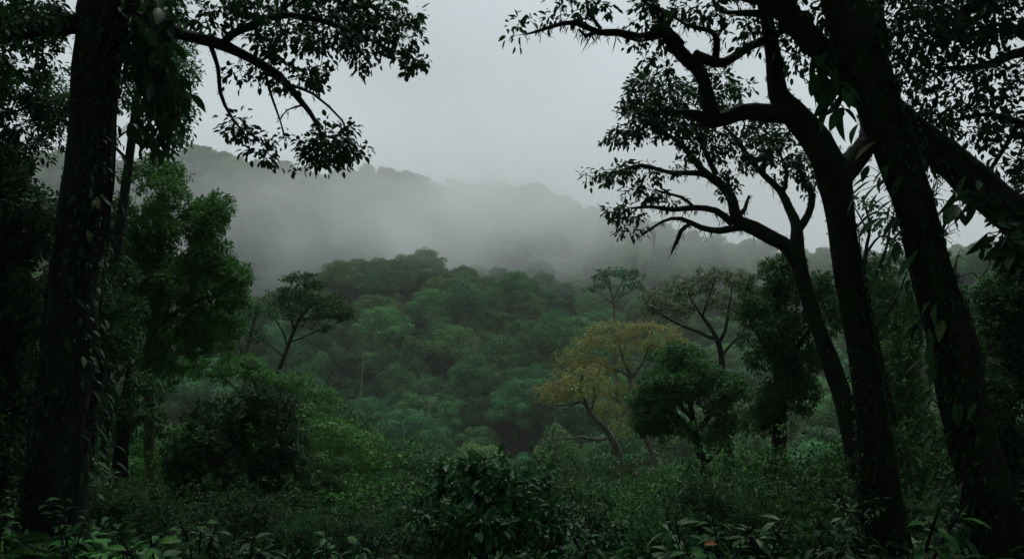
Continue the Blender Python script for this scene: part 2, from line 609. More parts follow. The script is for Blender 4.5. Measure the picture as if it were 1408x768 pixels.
# --- thick left trunk with its long branch reaching over the valley
left_root, left_L = hero_tree(
    'rainforest_tree', 'thick dark trunk on the left, its long leafy branch reaching out over the valley',
    [[(68, 790, 9, 104), (76, 680, 9, 86), (84, 580, 9, 76), (94, 480, 9, 70), (103, 384, 9, 65), (114, 300, 9, 65), (125, 192, 9, 63), (134, 100, 9, 66), (147, 0, 9, 72), (156, -90, 9, 64), (170, -260, 9, 54), (185, -480, 9, 36)],
     [(138, 25, 9, 40), (112, 30, 8.9, 30), (60, 40, 8.7, 25), (0, 49, 8.5, 22), (-70, 66, 8.3, 18), (-180, 60, 8.1, 10)],
     [(160, -20, 9, 42), (190, 8, 9, 26), (218, 31, 9.1, 20), (252, 48, 9.2, 17), (292, 57, 9.3, 16), (332, 73, 9.5, 14), (382, 106, 9.7, 12), (418, 142, 9.8, 8), (432, 168, 9.9, 6), (452, 214, 10, 3)],
     [(306, 62, 9.35, 12), (318, 47, 9.4, 11), (346, 33, 9.5, 12), (382, 22, 9.7, 10), (440, 30, 9.9, 8), (482, 46, 10, 6), (518, 60, 10.2, 4), (572, 84, 10.3, 2)],
     [(444, 30, 9.9, 6), (470, 12, 10, 5), (510, 10, 10, 4), (545, 25, 10, 2)],
     [(288, 58, 9.3, 8), (299, 92, 9.3, 6), (304, 128, 9.3, 6), (322, 165, 9.4, 4), (346, 196, 9.4, 2)],
     [(364, 96, 9.6, 5), (370, 128, 9.6, 4), (390, 184, 9.6, 2)],
     [(395, 116, 9.8, 5), (430, 128, 9.9, 4), (470, 165, 10, 3), (482, 200, 10, 2)],
     [(420, 144, 9.8, 4), (396, 150, 9.7, 2), (386, 166, 9.7, 2)],
     [(168, -230, 9, 34), (300, -330, 8, 24), (480, -360, 7.2, 14), (640, -330, 6.6, 6)],
     [(165, -200, 9, 34), (120, -330, 7.6, 26), (200, -460, 6, 16), (380, -600, 5, 8)],
     [(380, 22, 9.7, 7), (402, 2, 9.7, 5), (450, -20, 9.6, 3)]],
    [(430, 40, 105, 52, 9.8, 1.1, 1.15), (520, 48, 58, 34, 10.1, .7, 1.2), (550, 20, 30, 24, 10, .4, .8), (572, 84, 28, 20, 10.3, .4, 1.1), (505, 85, 30, 16, 10.2, .4, .7),
     (330, 170, 30, 22, 9.4, .5, 1.0), (362, 212, 24, 20, 9.4, .4, 1.0), (385, 195, 18, 14, 9.6, .3, .7), (452, 200, 44, 36, 10, .7, 1.25), (430, 226, 26, 20, 10, .4, .9), (480, 196, 26, 28, 10, .4, 1.1),
     (410, 105, 60, 30, 9.8, .7, .8), (330, 100, 34, 22, 9.5, .5, .5), (300, 18, 46, 26, 9.4, .6, .9), (360, 0, 60, 30, 9.5, .8, 1.1), (470, -10, 90, 30, 9.9, .9, 1.0),
     (245, 10, 30, 22, 9.1, .5, .7), (40, 20, 70, 30, 8.7, 1, 1.3), (20, 85, 60, 30, 8.6, .8, .6), (-40, 60, 60, 60, 8.4, 1, 1),
     (480, -350, 260, 120, 7.2, 1.4, 1.6), (250, -480, 260, 160, 6, 1.6, 1.6), (160, -420, 220, 140, 8.6, 1.6, 1.6)],  # crown above the frame, widened overhead to shade the foreground
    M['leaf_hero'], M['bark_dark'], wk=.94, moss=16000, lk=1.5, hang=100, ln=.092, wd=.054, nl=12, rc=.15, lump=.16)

# --- forked mossy tree on the right
fork_root, fork_L = hero_tree(
    'rainforest_tree', 'mossy forked tree right of centre with twisting horizontal limbs against the sky',
    [[(1207, 672, 10, 62), (1200, 580, 10, 48), (1185, 480, 10, 44), (1168, 384, 10, 41), (1156, 300, 10, 41), (1148, 250, 10, 48), (1135, 212, 10, 46), (1112, 178, 10, 42), (1086, 150, 10, 38), (1070, 128, 10, 32), (1064, 80, 10, 26), (1057, 40, 10, 22), (1050, 0, 10, 20), (1040, -80, 10, 16), (1020, -180, 10, 8)],
     [(1092, 156, 10, 34), (1056, 158, 9.9, 28), (1020, 152, 9.8, 25), (985, 160, 9.7, 23), (960, 158, 9.7, 16), (925, 154, 9.6, 6)],
     [(980, 160, 9.7, 24), (972, 135, 9.7, 19), (966, 108, 9.7, 20), (957, 80, 9.7, 21), (932, 56, 9.7, 20), (905, 28, 9.7, 18), (884, -5, 9.7, 16), (850, -70, 9.7, 10), (800, -120, 9.6, 5)],
     [(936, 62, 9.7, 16), (915, 50, 9.6, 16), (880, 49, 9.6, 14), (850, 38, 9.5, 12), (822, 43, 9.5, 10), (790, 33, 9.4, 8), (755, 38, 9.3, 6), (724, 46, 9.3, 3)],
     [(822, 43, 9.5, 7), (806, 50, 9.4, 6), (795, 40, 9.4, 3)],
     [(826, 40, 9.5, 6), (815, 18, 9.5, 5), (800, -10, 9.5, 3)],
     [(955, 76, 9.7, 18), (980, 84, 9.8, 16), (1004, 80, 9.9, 14), (1032, 66, 9.9, 13), (1060, 58, 10, 14)],
     [(984, 80, 9.8, 12), (985, 58, 9.8, 10), (974, 40, 9.8, 8), (945, 32, 9.8, 5), (925, 20, 9.8, 3)],
     [(1064, 20, 10, 14), (1030, 18, 9.9, 10), (995, 14, 9.9, 7), (975, -6, 9.9, 4)],
     [(1145, 250, 10, 44), (1172, 226, 10, 38), (1194, 196, 10.1, 32), (1203, 160, 10.3, 27), (1198, 110, 10.4, 24), (1205, 40, 10.5, 20), (1230, -60, 10.5, 14), (1260, -180, 10.4, 6)],
     [(1060, 60, 10, 12), (1085, 20, 9.6, 9), (1110, -60, 9.2, 7), (1120, -200, 8.4, 4)],
     [(1050, -20, 10, 14), (960, -150, 8.8, 12), (820, -300, 7.6, 8), (700, -420, 6.6, 4)]],
    [(880, 20, 55, 22, 9.7, .7, .9), (800, 8, 50, 18, 9.5, .7, .9), (720, 38, 24, 16, 9.3, .4, 1.0), (770, 22, 34, 16, 9.4, .5, .7), (905, 78, 34, 20, 9.6, .5, .7), (885, 60, 24, 14, 9.6, .4, .5),
     (960, 12, 60, 22, 9.8, .7, 1.1), (1030, 40, 44, 30, 9.9, .6, .9), (1000, 110, 40, 22, 9.9, .5, .35), (1110, 60, 50, 50, 10.2, .7, 1.0), (1230, 10, 90, 70, 10.5, .9, 1.3),
     (900, 40, 40, 26, 9.6, .5, .35), (1120, 200, 24, 20, 10.4, .4, .5),
     (800, -220, 260, 110, 8, 1.4, 1.5), (1100, -140, 200, 110, 9, 1.4, 1.6)],  # out-of-view boughs, made dense to darken the ground below
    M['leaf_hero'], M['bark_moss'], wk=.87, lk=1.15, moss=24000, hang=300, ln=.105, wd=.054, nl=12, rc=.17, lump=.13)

# --- mossy leaning trunk nearest on the right
near_root, near_L = hero_tree(
    'rainforest_tree', 'nearest mossy trunk on the right, leaning left and crossing the picture top to bottom',
    [[(1384, 800, 7.5, 100), (1360, 690, 7.5, 74), (1334, 590, 7.5, 68), (1311, 480, 7.5, 66), (1285, 384, 7.5, 60), (1263, 300, 7.5, 57), (1246, 250, 7.5, 58), (1226, 190, 7.5, 60), (1192, 100, 7.5, 67), (1160, 0, 7.5, 66), (1138, -90, 7.5, 60), (1090, -260, 7.5, 48), (1030, -460, 7.4, 30)],
     [(1120, -150, 7.5, 40), (1220, -260, 7, 30), (1330, -360, 6.4, 20), (1450, -400, 6, 10)],
     [(1080, -280, 7.5, 36), (940, -420, 6.4, 26), (760, -560, 5.4, 14)]],
    [(1330, -330, 260, 130, 6.4, 1.2, 1.6), (880, -470, 280, 150, 6, 1.4, 1.6)],  # whole crown is out of view, spread overhead for foreground shade
    M['leaf_hero'], M['bark_moss'], wk=.83, moss=30000, hang=0, ln=.12, wd=.055, nl=12, rc=.18, lump=.17, sides=26)

# --- heavy trunk leaning across behind it
lean_root, lean_L = hero_tree(
    'rainforest_tree', 'heavy trunk leaning steeply from the right edge, crossing behind the nearest mossy trunk',
    [[(1640, 800, 9, 90), (1600, 590, 9, 74), (1530, 430, 9, 66), (1450, 338, 9, 62), (1385, 288, 9, 60), (1312, 226, 9, 55), (1250, 174, 9, 50), (1196, 126, 9, 45), (1132, 72, 9, 42), (1080, 15, 9, 38), (1040, -50, 9, 32), (960, -180, 8.8, 16)],
     [(1135, 80, 9, 16), (1150, 40, 9.1, 12), (1170, 0, 9.2, 8)],
     [(1085, 20, 9, 16), (1050, 6, 8.9, 12), (1010, -2, 8.9, 6)]],
    [(1120, 30, 44, 26, 9.1, .5, .9), (1040, -40, 90, 40, 9, .8, 1.1), (1170, 10, 50, 30, 9.2, .6, 1.0), (980, -170, 200, 90, 8.8, 1.2, 1.4)],
    M['leaf_hero'], M['bark_dark'], wk=.82, moss=10000, hang=60, ln=.125, wd=.06, nl=12, rc=.17, lump=.12)

# --- slender tree with the umbrella of small leaves
umb_root, umb_L = hero_tree(
    'rainforest_tree', 'slender curved tree with moss-hung limbs spreading a fine leafy fan left towards the valley',
    [[(1182, 650, 14, 30), (1163, 560, 14, 27), (1143, 500, 14, 24), (1121, 440, 14, 21), (1104, 384, 14, 20), (1096, 345, 14, 20), (1096, 312, 14, 15), (1086, 288, 14.2, 12), (1073, 262, 14.3, 10), (1052, 242, 14.4, 8), (1030, 218, 14.4, 7), (1014, 192, 14.5, 5), (996, 174, 14.5, 3)],
     [(1100, 362, 14, 22), (1076, 334, 13.9, 20), (1042, 318, 13.8, 19), (1016, 306, 13.7, 17), (1006, 280, 13.7, 14), (998, 262, 13.7, 13), (986, 242, 13.7, 11), (962, 220, 13.7, 9), (938, 200, 13.6, 7), (914, 184, 13.6, 5), (880, 160, 13.6, 3)],
     [(1006, 306, 13.7, 11), (985, 288, 13.6, 9), (958, 285, 13.5, 8), (925, 288, 13.5, 7), (896, 283, 13.4, 5), (868, 287, 13.4, 3)],
     [(1020, 312, 13.8, 11), (990, 317, 13.6, 9), (962, 312, 13.5, 8), (938, 301, 13.5, 6), (912, 304, 13.4, 4), (882, 322, 13.4, 3)],
     [(948, 308, 13.5, 6), (936, 318, 13.5, 6), (930, 332, 13.5, 5), (924, 348, 13.5, 2)],
     [(990, 248, 13.7, 9), (960, 238, 13.6, 8), (925, 238, 13.5, 6), (885, 230, 13.5, 5), (848, 240, 13.4, 3)],
     [(985, 240, 13.7, 8), (970, 210, 13.8, 7), (955, 180, 13.9, 5), (944, 150, 13.9, 3)],
     [(955, 286, 13.5, 5), (935, 270, 13.5, 4), (900, 262, 13.5, 3)],
     [(1012, 300, 13.7, 8), (1025, 285, 13.8, 6), (1030, 270, 13.8, 3)],
     [(1098, 315, 14, 12), (1112, 296, 14, 10), (1117, 268, 14.1, 9), (1106, 246, 14.1, 7), (1098, 222, 14.2, 4)],
     [(1076, 266, 14.3, 7), (1082, 238, 14.3, 5), (1072, 205, 14.4, 3)],
     [(1050, 240, 14.4, 6), (1050, 210, 14.5, 4), (1040, 180, 14.6, 3)]],
    [(905, 130, 52, 34, 13.7, .9, 1.6), (880, 165, 44, 30, 13.6, .8, 1.3), (850, 190, 22, 16, 13.5, .5, 1.0), (935, 160, 40, 40, 13.8, .8, .9), (845, 236, 36, 15, 13.4, .6, 1.2), (812, 242, 14, 8, 13.4, .3, 1.0), (900, 235, 40, 16, 13.5, .6, .7),
     (855, 292, 32, 14, 13.4, .6, 1.1), (890, 270, 40, 14, 13.4, .6, .7), (868, 318, 26, 10, 13.4, .5, .9), (930, 280, 30, 12, 13.5, .5, .4), (965, 200, 40, 26, 13.8, .7, .8),
     (1000, 170, 46, 34, 14.4, .8, .9), (1040, 190, 44, 40, 14.5, .8, .9), (1080, 215, 36, 34, 14.3, .7, .8), (985, 120, 50, 26, 14.2, .8, .8), (1000, 225, 34, 26, 14, .6, .6),
     (1000, 262, 26, 16, 13.8, .5, .4), (1110, 235, 24, 34, 14.2, .5, .8)],
    M['leaf_hero'], M['bark_moss'], lk=1.7, moss=7000, hang=260, ln=.105, wd=.058, nl=12, rc=.16, lump=.1)

# --- tree at the right edge whose crown fills the upper right corner
edge_root, _ = hero_tree(
    'rainforest_tree', 'dark tree at the right edge filling the upper right corner with leafy boughs',
    [[(1560, 780, 11.5, 70), (1545, 500, 11.5, 58), (1520, 250, 11.5, 50), (1500, 80, 11.5, 42), (1470, -60, 11.5, 34), (1420, -240, 11.5, 16)],
     [(1512, 140, 11.5, 26), (1450, 60, 11.4, 18), (1408, 72, 11.3, 14), (1350, 93, 11.2, 10), (1300, 95, 11.1, 5)],
     [(1490, 20, 11.5, 24), (1400, -30, 11.3, 18), (1342, 8, 11.2, 15), (1318, 42, 11.1, 11), (1288, 58, 11.1, 8), (1250, 52, 11, 4)],
     [(1525, 280, 11.5, 20), (1450, 190, 11.4, 13), (1400, 170, 11.3, 9), (1340, 160, 11.2, 5), (1290, 172, 11.1, 3)],
     [(1400, 170, 11.3, 8), (1375, 210, 11.2, 6), (1355, 240, 11.1, 5), (1352, 258, 11, 2)]],
    [(1300, 50, 70, 44, 11.1, .9, 1.6), (1380, 20, 60, 40, 11.2, .9, 1.2), (1350, 110, 70, 36, 11.2, .9, 1.3), (1285, 150, 50, 26, 11.1, .7, 1.2), (1370, 160, 50, 30, 11.3, .7, 1.2),
     (1330, 190, 60, 22, 11.2, .7, .8), (1260, 90, 40, 50, 11.1, .7, 1.4), (1390, 220, 36, 30, 11.2, .6, .8), (1345, 230, 22, 16, 11.1, .4, .7), (1320, -60, 180, 60, 11.3, 1.2, 1.5), (1275, 190, 40, 50, 11.6, .9, 1.3), (1400, 270, 40, 40, 11.6, .8, 1.5), (1335, 20, 90, 40, 11.8, .9, 1.3), (1480, 150, 90, 140, 11.4, 1.2, 1.5), (1470, -100, 160, 120, 11.4, 1.2, 1.5)],
    M['leaf_hero'], M['bark_dark'], moss=2500, hang=60, ln=.11, wd=.062, nl=12, rc=.2, lump=.08)

# --- crown behind the left trunk
hero_tree('rainforest_tree', 'dark leafy crown behind the top of the thick left trunk, sky at its right edge',
          [[(120, 640, 17, 40), (150, 420, 17, 32), (175, 240, 17, 26), (190, 120, 17, 20), (200, 20, 17, 12), (205, -80, 17, 6)],
           [(180, 200, 17, 12), (215, 160, 16.8, 8), (250, 140, 16.6, 4)],
           [(186, 130, 17, 12), (225, 90, 16.7, 8), (255, 70, 16.5, 4)],
           [(176, 220, 17, 10), (120, 170, 16.8, 7), (60, 150, 16.6, 4)]],
          [(235, 90, 38, 60, 16.7, 1.3, 2.4), (240, 155, 30, 44, 16.7, 1.2, 2.4), (205, 100, 40, 80, 17, 1.4, 2.2), (215, 20, 44, 60, 17, 1.4, 2), (70, 150, 60, 26, 16.7, 1.2, 1.0), (110, 120, 40, 30, 16.8, 1, .9), (40, 110, 50, 34, 16.7, 1, .6), (230, 195, 26, 16, 16.7, .8, 1.8)],
          M['leaf_mid'], M['bark_dark'], wk=.45, ln=.09, wd=.05, nl=20, rc=.22)

# --- big bright tree in front of the left slope
hero_tree('broadleaf_tree', 'big dense green tree on the left slope, right of the thick left trunk',
          [[(205, 570, 22, 20), (203, 470, 22, 16), (212, 380, 22, 13), (222, 300, 22, 9), (230, 250, 22, 5)],
           [(206, 440, 22, 10), (250, 370, 21.5, 7), (290, 330, 21, 4)],
           [(205, 460, 22, 10), (260, 420, 21.5, 7), (310, 400, 21, 4)],
           [(208, 400, 22, 8), (170, 330, 22, 5)]],
          [(225, 255, 46, 36, 22, 2, 3.4), (265, 300, 52, 42, 21.5, 2, 3.4), (292, 340, 40, 38, 21.2, 1.6, 3.4), (300, 395, 44, 36, 21, 1.6, 3.2), (318, 405, 30, 24, 20.8, 1, 3), (245, 390, 60, 60, 21.5, 2, 3.2), (205, 320, 60, 80, 22, 2, 3.4),
           (290, 450, 50, 44, 21, 1.6, 2.6), (230, 480, 60, 60, 21.6, 1.8, 2.4), (190, 420, 50, 90, 22, 1.8, 2.6), (325, 455, 24, 20, 20.8, 1, 2)],
          M['leaf_green'], M['bark_mid'], wk=.7, flare=1.1, lk=1.3, ln=.09, wd=.05, nl=20, rc=.15, lob=9, leafout=.9)

# --- dark trees along the left edge
hero_tree('broadleaf_tree', 'dark dense tree at the far left edge beside the thick trunk',
          [[(-10, 740, 13, 50), (0, 500, 13, 40), (10, 300, 13, 30), (20, 180, 13, 14)],
           [(6, 380, 13, 18), (60, 320, 13, 8)], [(8, 340, 13, 16), (-50, 260, 13, 8)]],
          [(20, 210, 60, 50, 13, 1.4, 2.4), (50, 300, 60, 60, 13, 1.4, 2.8), (0, 320, 60, 90, 13, 1.4, 2.6), (40, 420, 60, 80, 12.8, 1.4, 2.6), (-10, 500, 60, 90, 13, 1.4, 2.6), (50, 560, 60, 90, 12.8, 1.4, 2.6), (10, 650, 80, 60, 12.6, 1.4, 2.6), (-80, 400, 80, 260, 13, 2, 2.4), (20, 130, 60, 44, 13.4, 1.2, 1.7), (75, 175, 34, 40, 13.6, 1, 1.5), (30, 30, 80, 50, 13.6, 1.2, 1.5), (-60, 120, 60, 120, 13.4, 1.4, 2)],
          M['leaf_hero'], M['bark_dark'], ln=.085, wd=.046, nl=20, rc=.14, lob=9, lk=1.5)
hero_tree('broadleaf_tree', 'shaded bushy tree low between the thick left trunk and the pale trunked tree',
          [[(165, 640, 16, 20), (172, 560, 16, 16), (180, 500, 16, 8)]],
          [(170, 470, 50, 60, 16, 1.4, 2.2), (190, 560, 60, 50, 16, 1.4, 2.2), (150, 400, 40, 60, 16.3, 1.2, 1.8)],
          M['leaf_mid'], M['bark_dark'], ln=.08, wd=.045, nl=20, rc=.13, lob=7, lk=1.2)

# --- flat topped tree left of the valley
hero_tree('umbrella_tree', 'dark flat-topped tree on a leaning bare trunk left of the valley',
          [[(378, 528, 45, 8), (385, 505, 45, 7.5), (394, 482, 45, 7), (404, 455, 45, 6), (416, 432, 45, 5), (432, 418, 45, 3.5), (452, 412, 45, 2)],
           [(395, 476, 45, 3.6), (388, 456, 44.6, 3), (376, 436, 44.3, 2.4), (366, 420, 44, 1.6)],
           [(404, 455, 45, 4.5), (400, 430, 45.3, 3.5), (396, 405, 45.5, 2.5), (402, 388, 45.5, 1.5)],
           [(390, 490, 45, 3), (376, 478, 44.6, 2.2), (360, 468, 44.4, 1.5)],
           [(410, 442, 45, 3.2), (432, 434, 44.5, 2.4), (462, 424, 44.3, 1.5)],
           [(398, 470, 45, 3.5), (430, 458, 45.4, 2.5), (455, 440, 45.6, 1.5)]],
          [(412, 382, 24, 6, 45.4, 1, 3.2), (430, 392, 26, 6, 45.4, 1.2, 2.6), (400, 403, 34, 7, 45.4, 1.4, 3.2), (438, 412, 34, 8, 45.2, 1.4, 3.4), (458, 427, 28, 11, 44.8, 1.4, 3.8), (470, 432, 16, 8, 44.6, 1, 3.2), (405, 420, 40, 9, 45.2, 1.4, 1.8), (425, 434, 36, 6, 45, 1.4, 1.7), (376, 412, 16, 6, 45, .9, 2), (440, 450, 24, 7, 45.3, 1, 1.2), (362, 424, 16, 6, 44.2, .8, 1.4), (360, 466, 16, 7, 44.3, .8, 1.0), (388, 428, 22, 5, 44.6, 1, 1.4)],
          M['leaf_mid'], M['bark_dark'], wk=.75, ln=.15, wd=.095, nl=14, rc=.34, twig=.012, step=.5, lump=.06, flat=.6, droop_dir=.05)
hero_tree('slender_tree', 'thin forked tree just left of the flat-topped tree, misty hillside behind it',
          [[(338, 530, 42, 6), (336, 500, 42, 5), (342, 470, 42, 4), (350, 440, 42, 3), (360, 420, 42, 2)],
           [(337, 500, 42, 4), (326, 470, 42, 3), (318, 440, 42, 2)]],
          [(350, 425, 26, 12, 42, 1, 1.6), (322, 442, 20, 16, 42, 1, 1.4), (345, 455, 26, 10, 42, 1, .8), (375, 430, 14, 8, 42, .8, 1.2)],
          M['leaf_mid'], M['bark_mid'], ln=.2, wd=.11, nl=12, rc=.3, twig=.012, step=.5, lump=.05)

hero_tree('bushy_tree', 'leafy green tree on the bank below the flat-topped and thin forked trees',
          [[(352, 600, 33, 9), (352, 550, 33, 7), (350, 515, 33, 3)], [(352, 560, 33, 4), (310, 520, 33, 2)], [(352, 560, 33, 4), (400, 535, 33, 2)]],
          [(330, 505, 46, 24, 33, 2, 2.6), (385, 528, 42, 22, 32.6, 2, 2.6), (290, 500, 40, 30, 33, 2, 2.4), (430, 555, 44, 26, 32.4, 2, 2.6), (300, 450, 36, 40, 33, 2, 2.4)],
          M['leaf_green'], M['bark_mid'], ln=.11, wd=.065, nl=18, rc=.18, lob=9)

# --- yellow-brown pair
hero_tree('yellow_tree', 'yellow-brown crowned tree with a bare curved trunk and side branch, nearer of two',
          [[(862, 692, 30, 13), (855, 640, 30, 12), (846, 610, 30, 11), (830, 586, 30, 10), (812, 568, 30, 9), (804, 550, 30, 7.5), (798, 535, 30, 5), (800, 515, 30, 3)],
           [(838, 600, 30, 7), (822, 606, 29.8, 6), (800, 601, 29.6, 5), (785, 603, 29.4, 3.5), (764, 604, 29.2, 2)],
           [(812, 568, 30, 6), (818, 545, 30.2, 4.5), (814, 520, 30.4, 3), (810, 500, 30.5, 2)],
           [(804, 552, 30, 5), (785, 555, 29.8, 3.5), (760, 556, 29.6, 2)],
           [(800, 540, 30, 4), (782, 530, 29.7, 3), (762, 526, 29.5, 2)]],
          [(795, 518, 40, 12, 30, 1.2, 1.2), (768, 534, 34, 10, 29.7, 1.1, 1.3), (755, 547, 18, 6, 29.5, .7, 1.2), (800, 540, 28, 9, 30, 1, 1.0), (825, 528, 18, 8, 30.3, .8, 1.0), (806, 505, 20, 6, 30.2, .8, 1.1), (780, 545, 26, 6, 29.8, .8, .8)],
          M['leaf_gold'], M['bark_pale'], ln=.09, wd=.055, nl=18, rc=.24, twig=.007, step=.35, lump=.1, flat=.15, lk=1.15, wk=.8)
hero_tree('yellow_tree', 'yellow-brown crowned tree with pale branching limbs behind the nearer curved-trunk one',
          [[(908, 690, 37, 11), (902, 640, 37, 10), (890, 606, 37, 9), (876, 570, 37, 8), (868, 535, 37, 7), (866, 515, 37, 5.5), (856, 490, 37, 4), (850, 465, 37, 2)],
           [(867, 520, 37, 5), (885, 496, 36.8, 4), (892, 472, 36.6, 2.5), (896, 455, 36.5, 1.5)],
           [(866, 518, 37, 4.5), (842, 506, 37.2, 3.5), (820, 496, 37.4, 2)],
           [(870, 530, 37, 4), (893, 520, 37, 3), (912, 500, 37, 2)],
           [(870, 545, 37, 4), (848, 540, 37.2, 3), (830, 528, 37.3, 2)]],
          [(930, 470, 22, 14, 36.4, 1.2, .9), (780, 500, 24, 10, 37.5, 1.1, .9), (850, 452, 44, 12, 37, 1.8, 1.3), (890, 448, 36, 8, 36.8, 1.4, 1.2), (820, 468, 36, 11, 37.2, 1.4, 1.2), (795, 490, 34, 14, 37.4, 1, 1.0), (860, 475, 46, 11, 37, 1.4, .9), (912, 474, 36, 16, 36.7, 1.2, 1.1), (840, 500, 40, 12, 37.2, 1.4, .8), (920, 455, 18, 8, 36.6, .8, 1), (850, 535, 34, 12, 37.2, 1.2, .8), (835, 560, 30, 14, 37.3, 1.2, .9), (860, 585, 26, 16, 37.2, 1.2, .8)],
          M['leaf_gold'], M['bark_pale'], ln=.10, wd=.06, nl=18, rc=.26, twig=.008, step=.4, lump=.08, flat=.15, lk=1.15, wk=.8)

# --- bright green dome right of centre
hero_tree('broadleaf_tree', 'dome-crowned green tree right of the yellow-brown trees',
          [[(980, 710, 26, 16), (972, 660, 26, 14), (962, 620, 26, 12), (955, 590, 26, 10), (950, 560, 26, 7), (945, 520, 26, 4)],
           [(958, 600, 26, 8), (930, 570, 25.6, 6), (900, 560, 25.2, 3)],
           [(956, 595, 26, 8), (985, 560, 25.8, 6), (1005, 530, 25.6, 3)],
           [(952, 575, 26, 6), (925, 535, 26, 4), (910, 515, 26, 2)],
           [(966, 640, 26, 6), (995, 610, 26, 4), (1020, 585, 26, 2)]],
          [(930, 490, 36, 18, 26, 1.4, 3.2), (965, 500, 40, 20, 26, 1.6, 3.2), (905, 520, 36, 22, 25.6, 1.4, 3.2), (890, 555, 32, 26, 25.4, 1.2, 3.0), (940, 545, 50, 36, 25.2, 1.4, 3.0), (995, 530, 34, 28, 25.8, 1.4, 3.0), (1005, 570, 34, 30, 25.8, 1.4, 2.6), (925, 590, 44, 20, 25.4, 1.2, 2.2), (875, 580, 18, 20, 25.2, .8, 2.4), (970, 600, 40, 22, 25.8, 1.2, 1.4)],
          M['leaf_mid'], M['bark_dark'], ln=.095, wd=.055, nl=18, rc=.16, lob=10, lk=1.5, leafout=1.0, twig=.006)

# --- sparse crowned tree behind
hero_tree('slender_tree', 'sparse spreading tree with bare dark limbs above the yellow-brown crowns',
          [[(1000, 600, 42, 11), (994, 520, 42, 9), (990, 478, 42, 8), (980, 455, 42, 6), (966, 435, 42, 4.5), (952, 415, 42, 3), (945, 395, 42, 2)],
           [(985, 466, 42, 5), (960, 456, 41.7, 4), (935, 446, 41.5, 3), (905, 430, 41.3, 2), (890, 418, 41.2, 1.5)],
           [(988, 472, 42, 5), (1000, 440, 42.2, 4), (1004, 410, 42.4, 2.5), (1010, 385, 42.5, 1.5)],
           [(966, 435, 42, 3.5), (975, 405, 42, 2.5), (985, 380, 42, 1.5)],
           [(992, 490, 42, 4), (1012, 465, 42, 3), (1030, 445, 42, 2)]],
          [(910, 408, 30, 14, 41.4, 1.4, 1.1), (945, 392, 36, 14, 42, 1.4, 1.1), (985, 378, 34, 12, 42, 1.4, 1.1), (1015, 385, 24, 16, 42.4, 1.2, 1.1), (925, 428, 34, 11, 41.5, 1.2, .9), (970, 410, 40, 16, 42, 1.4, .6), (895, 425, 16, 8, 41.2, .7, .9), (1010, 420, 26, 20, 42.2, 1.1, .7), (1028, 440, 20, 14, 42, 1, 1)],
          leaf_mat('dull olive leaf', (.035, .074, .026), (.085, .125, .038), (.13, .13, .045), .93, trans=.3, objvar=.05), M['bark_dark'],
          lk=1.5, ln=.11, wd=.065, nl=16, rc=.3, twig=.009, step=.5, lump=.05, flat=.4)

# --- flat crown in the mist
hero_tree('umbrella_tree', 'dark flat-crowned emergent tree standing out in the mist right of centre',
          [[(846, 470, 110, 4), (845, 435, 110, 3.4), (843, 412, 110, 2.8), (838, 395, 110, 2), (832, 385, 110, 1)],
           [(843, 412, 110, 2.2), (852, 395, 110, 1.6), (860, 380, 110, 1)],
           [(844, 418, 110, 2), (826, 402, 110, 1.4), (812, 398, 110, .8)],
           [(844, 415, 110, 2), (866, 400, 110, 1.4), (880, 392, 110, .8)]],
          [(845, 374, 28, 5, 110, 2.6, 3), (825, 384, 16, 4, 110, 2, 3), (868, 380, 18, 5, 110, 2, 3), (815, 396, 14, 4, 110, 1.6, 2.6), (840, 392, 24, 4, 110, 2, 1.4), (875, 393, 18, 5, 110, 2, 2.4), (850, 402, 22, 3, 110, 2, .9)],
          M['leaf_mid'], M['bark_mid'], ln=.45, wd=.26, nl=12, rc=.6, twig=.03, step=1.2, lump=0, shape='A', flat=.5, droop_dir=.1)

# --- green masses on the right between the trunks
hero_tree('broadleaf_tree', 'dense green tree seen behind the slender curved trunk on the right',
          [[(1070, 680, 22, 22), (1072, 560, 22, 18), (1070, 460, 22, 13), (1065, 400, 22, 7)],
           [(1072, 520, 22, 10), (1120, 440, 22, 6)], [(1072, 500, 22, 10), (1035, 450, 22, 5)]],
          [(1065, 370, 38, 30, 22, 1.6, 2.6), (1045, 410, 40, 36, 21.8, 1.6, 2.8), (1090, 420, 40, 50, 22, 1.6, 2.6), (1060, 480, 50, 50, 21.6, 1.6, 2.8), (1110, 520, 44, 60, 22, 1.6, 2.4), (1130, 430, 34, 60, 22.3, 1.4, 2), (1060, 560, 56, 40, 21.4, 1.6, 2.4)],
          M['leaf_mid'], M['bark_dark'], ln=.09, wd=.05, nl=20, rc=.15, lob=9, lk=1.2)
hero_tree('broadleaf_tree', 'shadowy leafy tree filling the right edge below the leaning trunk',
          [[(1450, 760, 12.5, 50), (1440, 560, 12.5, 38), (1430, 430, 12.5, 24), (1425, 360, 12.5, 12)],
           [(1436, 500, 12.5, 18), (1390, 420, 12.3, 8)], [(1438, 520, 12.5, 16), (1380, 500, 12.2, 8)]],
          [(1400, 360, 50, 40, 12.4, 1, 1.8), (1385, 430, 50, 50, 12.3, 1, 2.2), (1420, 480, 70, 70, 12.5, 1.2, 2.4), (1380, 540, 50, 60, 12.2, 1, 2.2), (1400, 640, 70, 60, 12, 1.2, 2.4), (1450, 380, 60, 80, 12.5, 1.2, 2)],
          M['leaf_hero'], M['bark_dark'], ln=.085, wd=.046, nl=18, rc=.13, lob=8, lk=1.4)
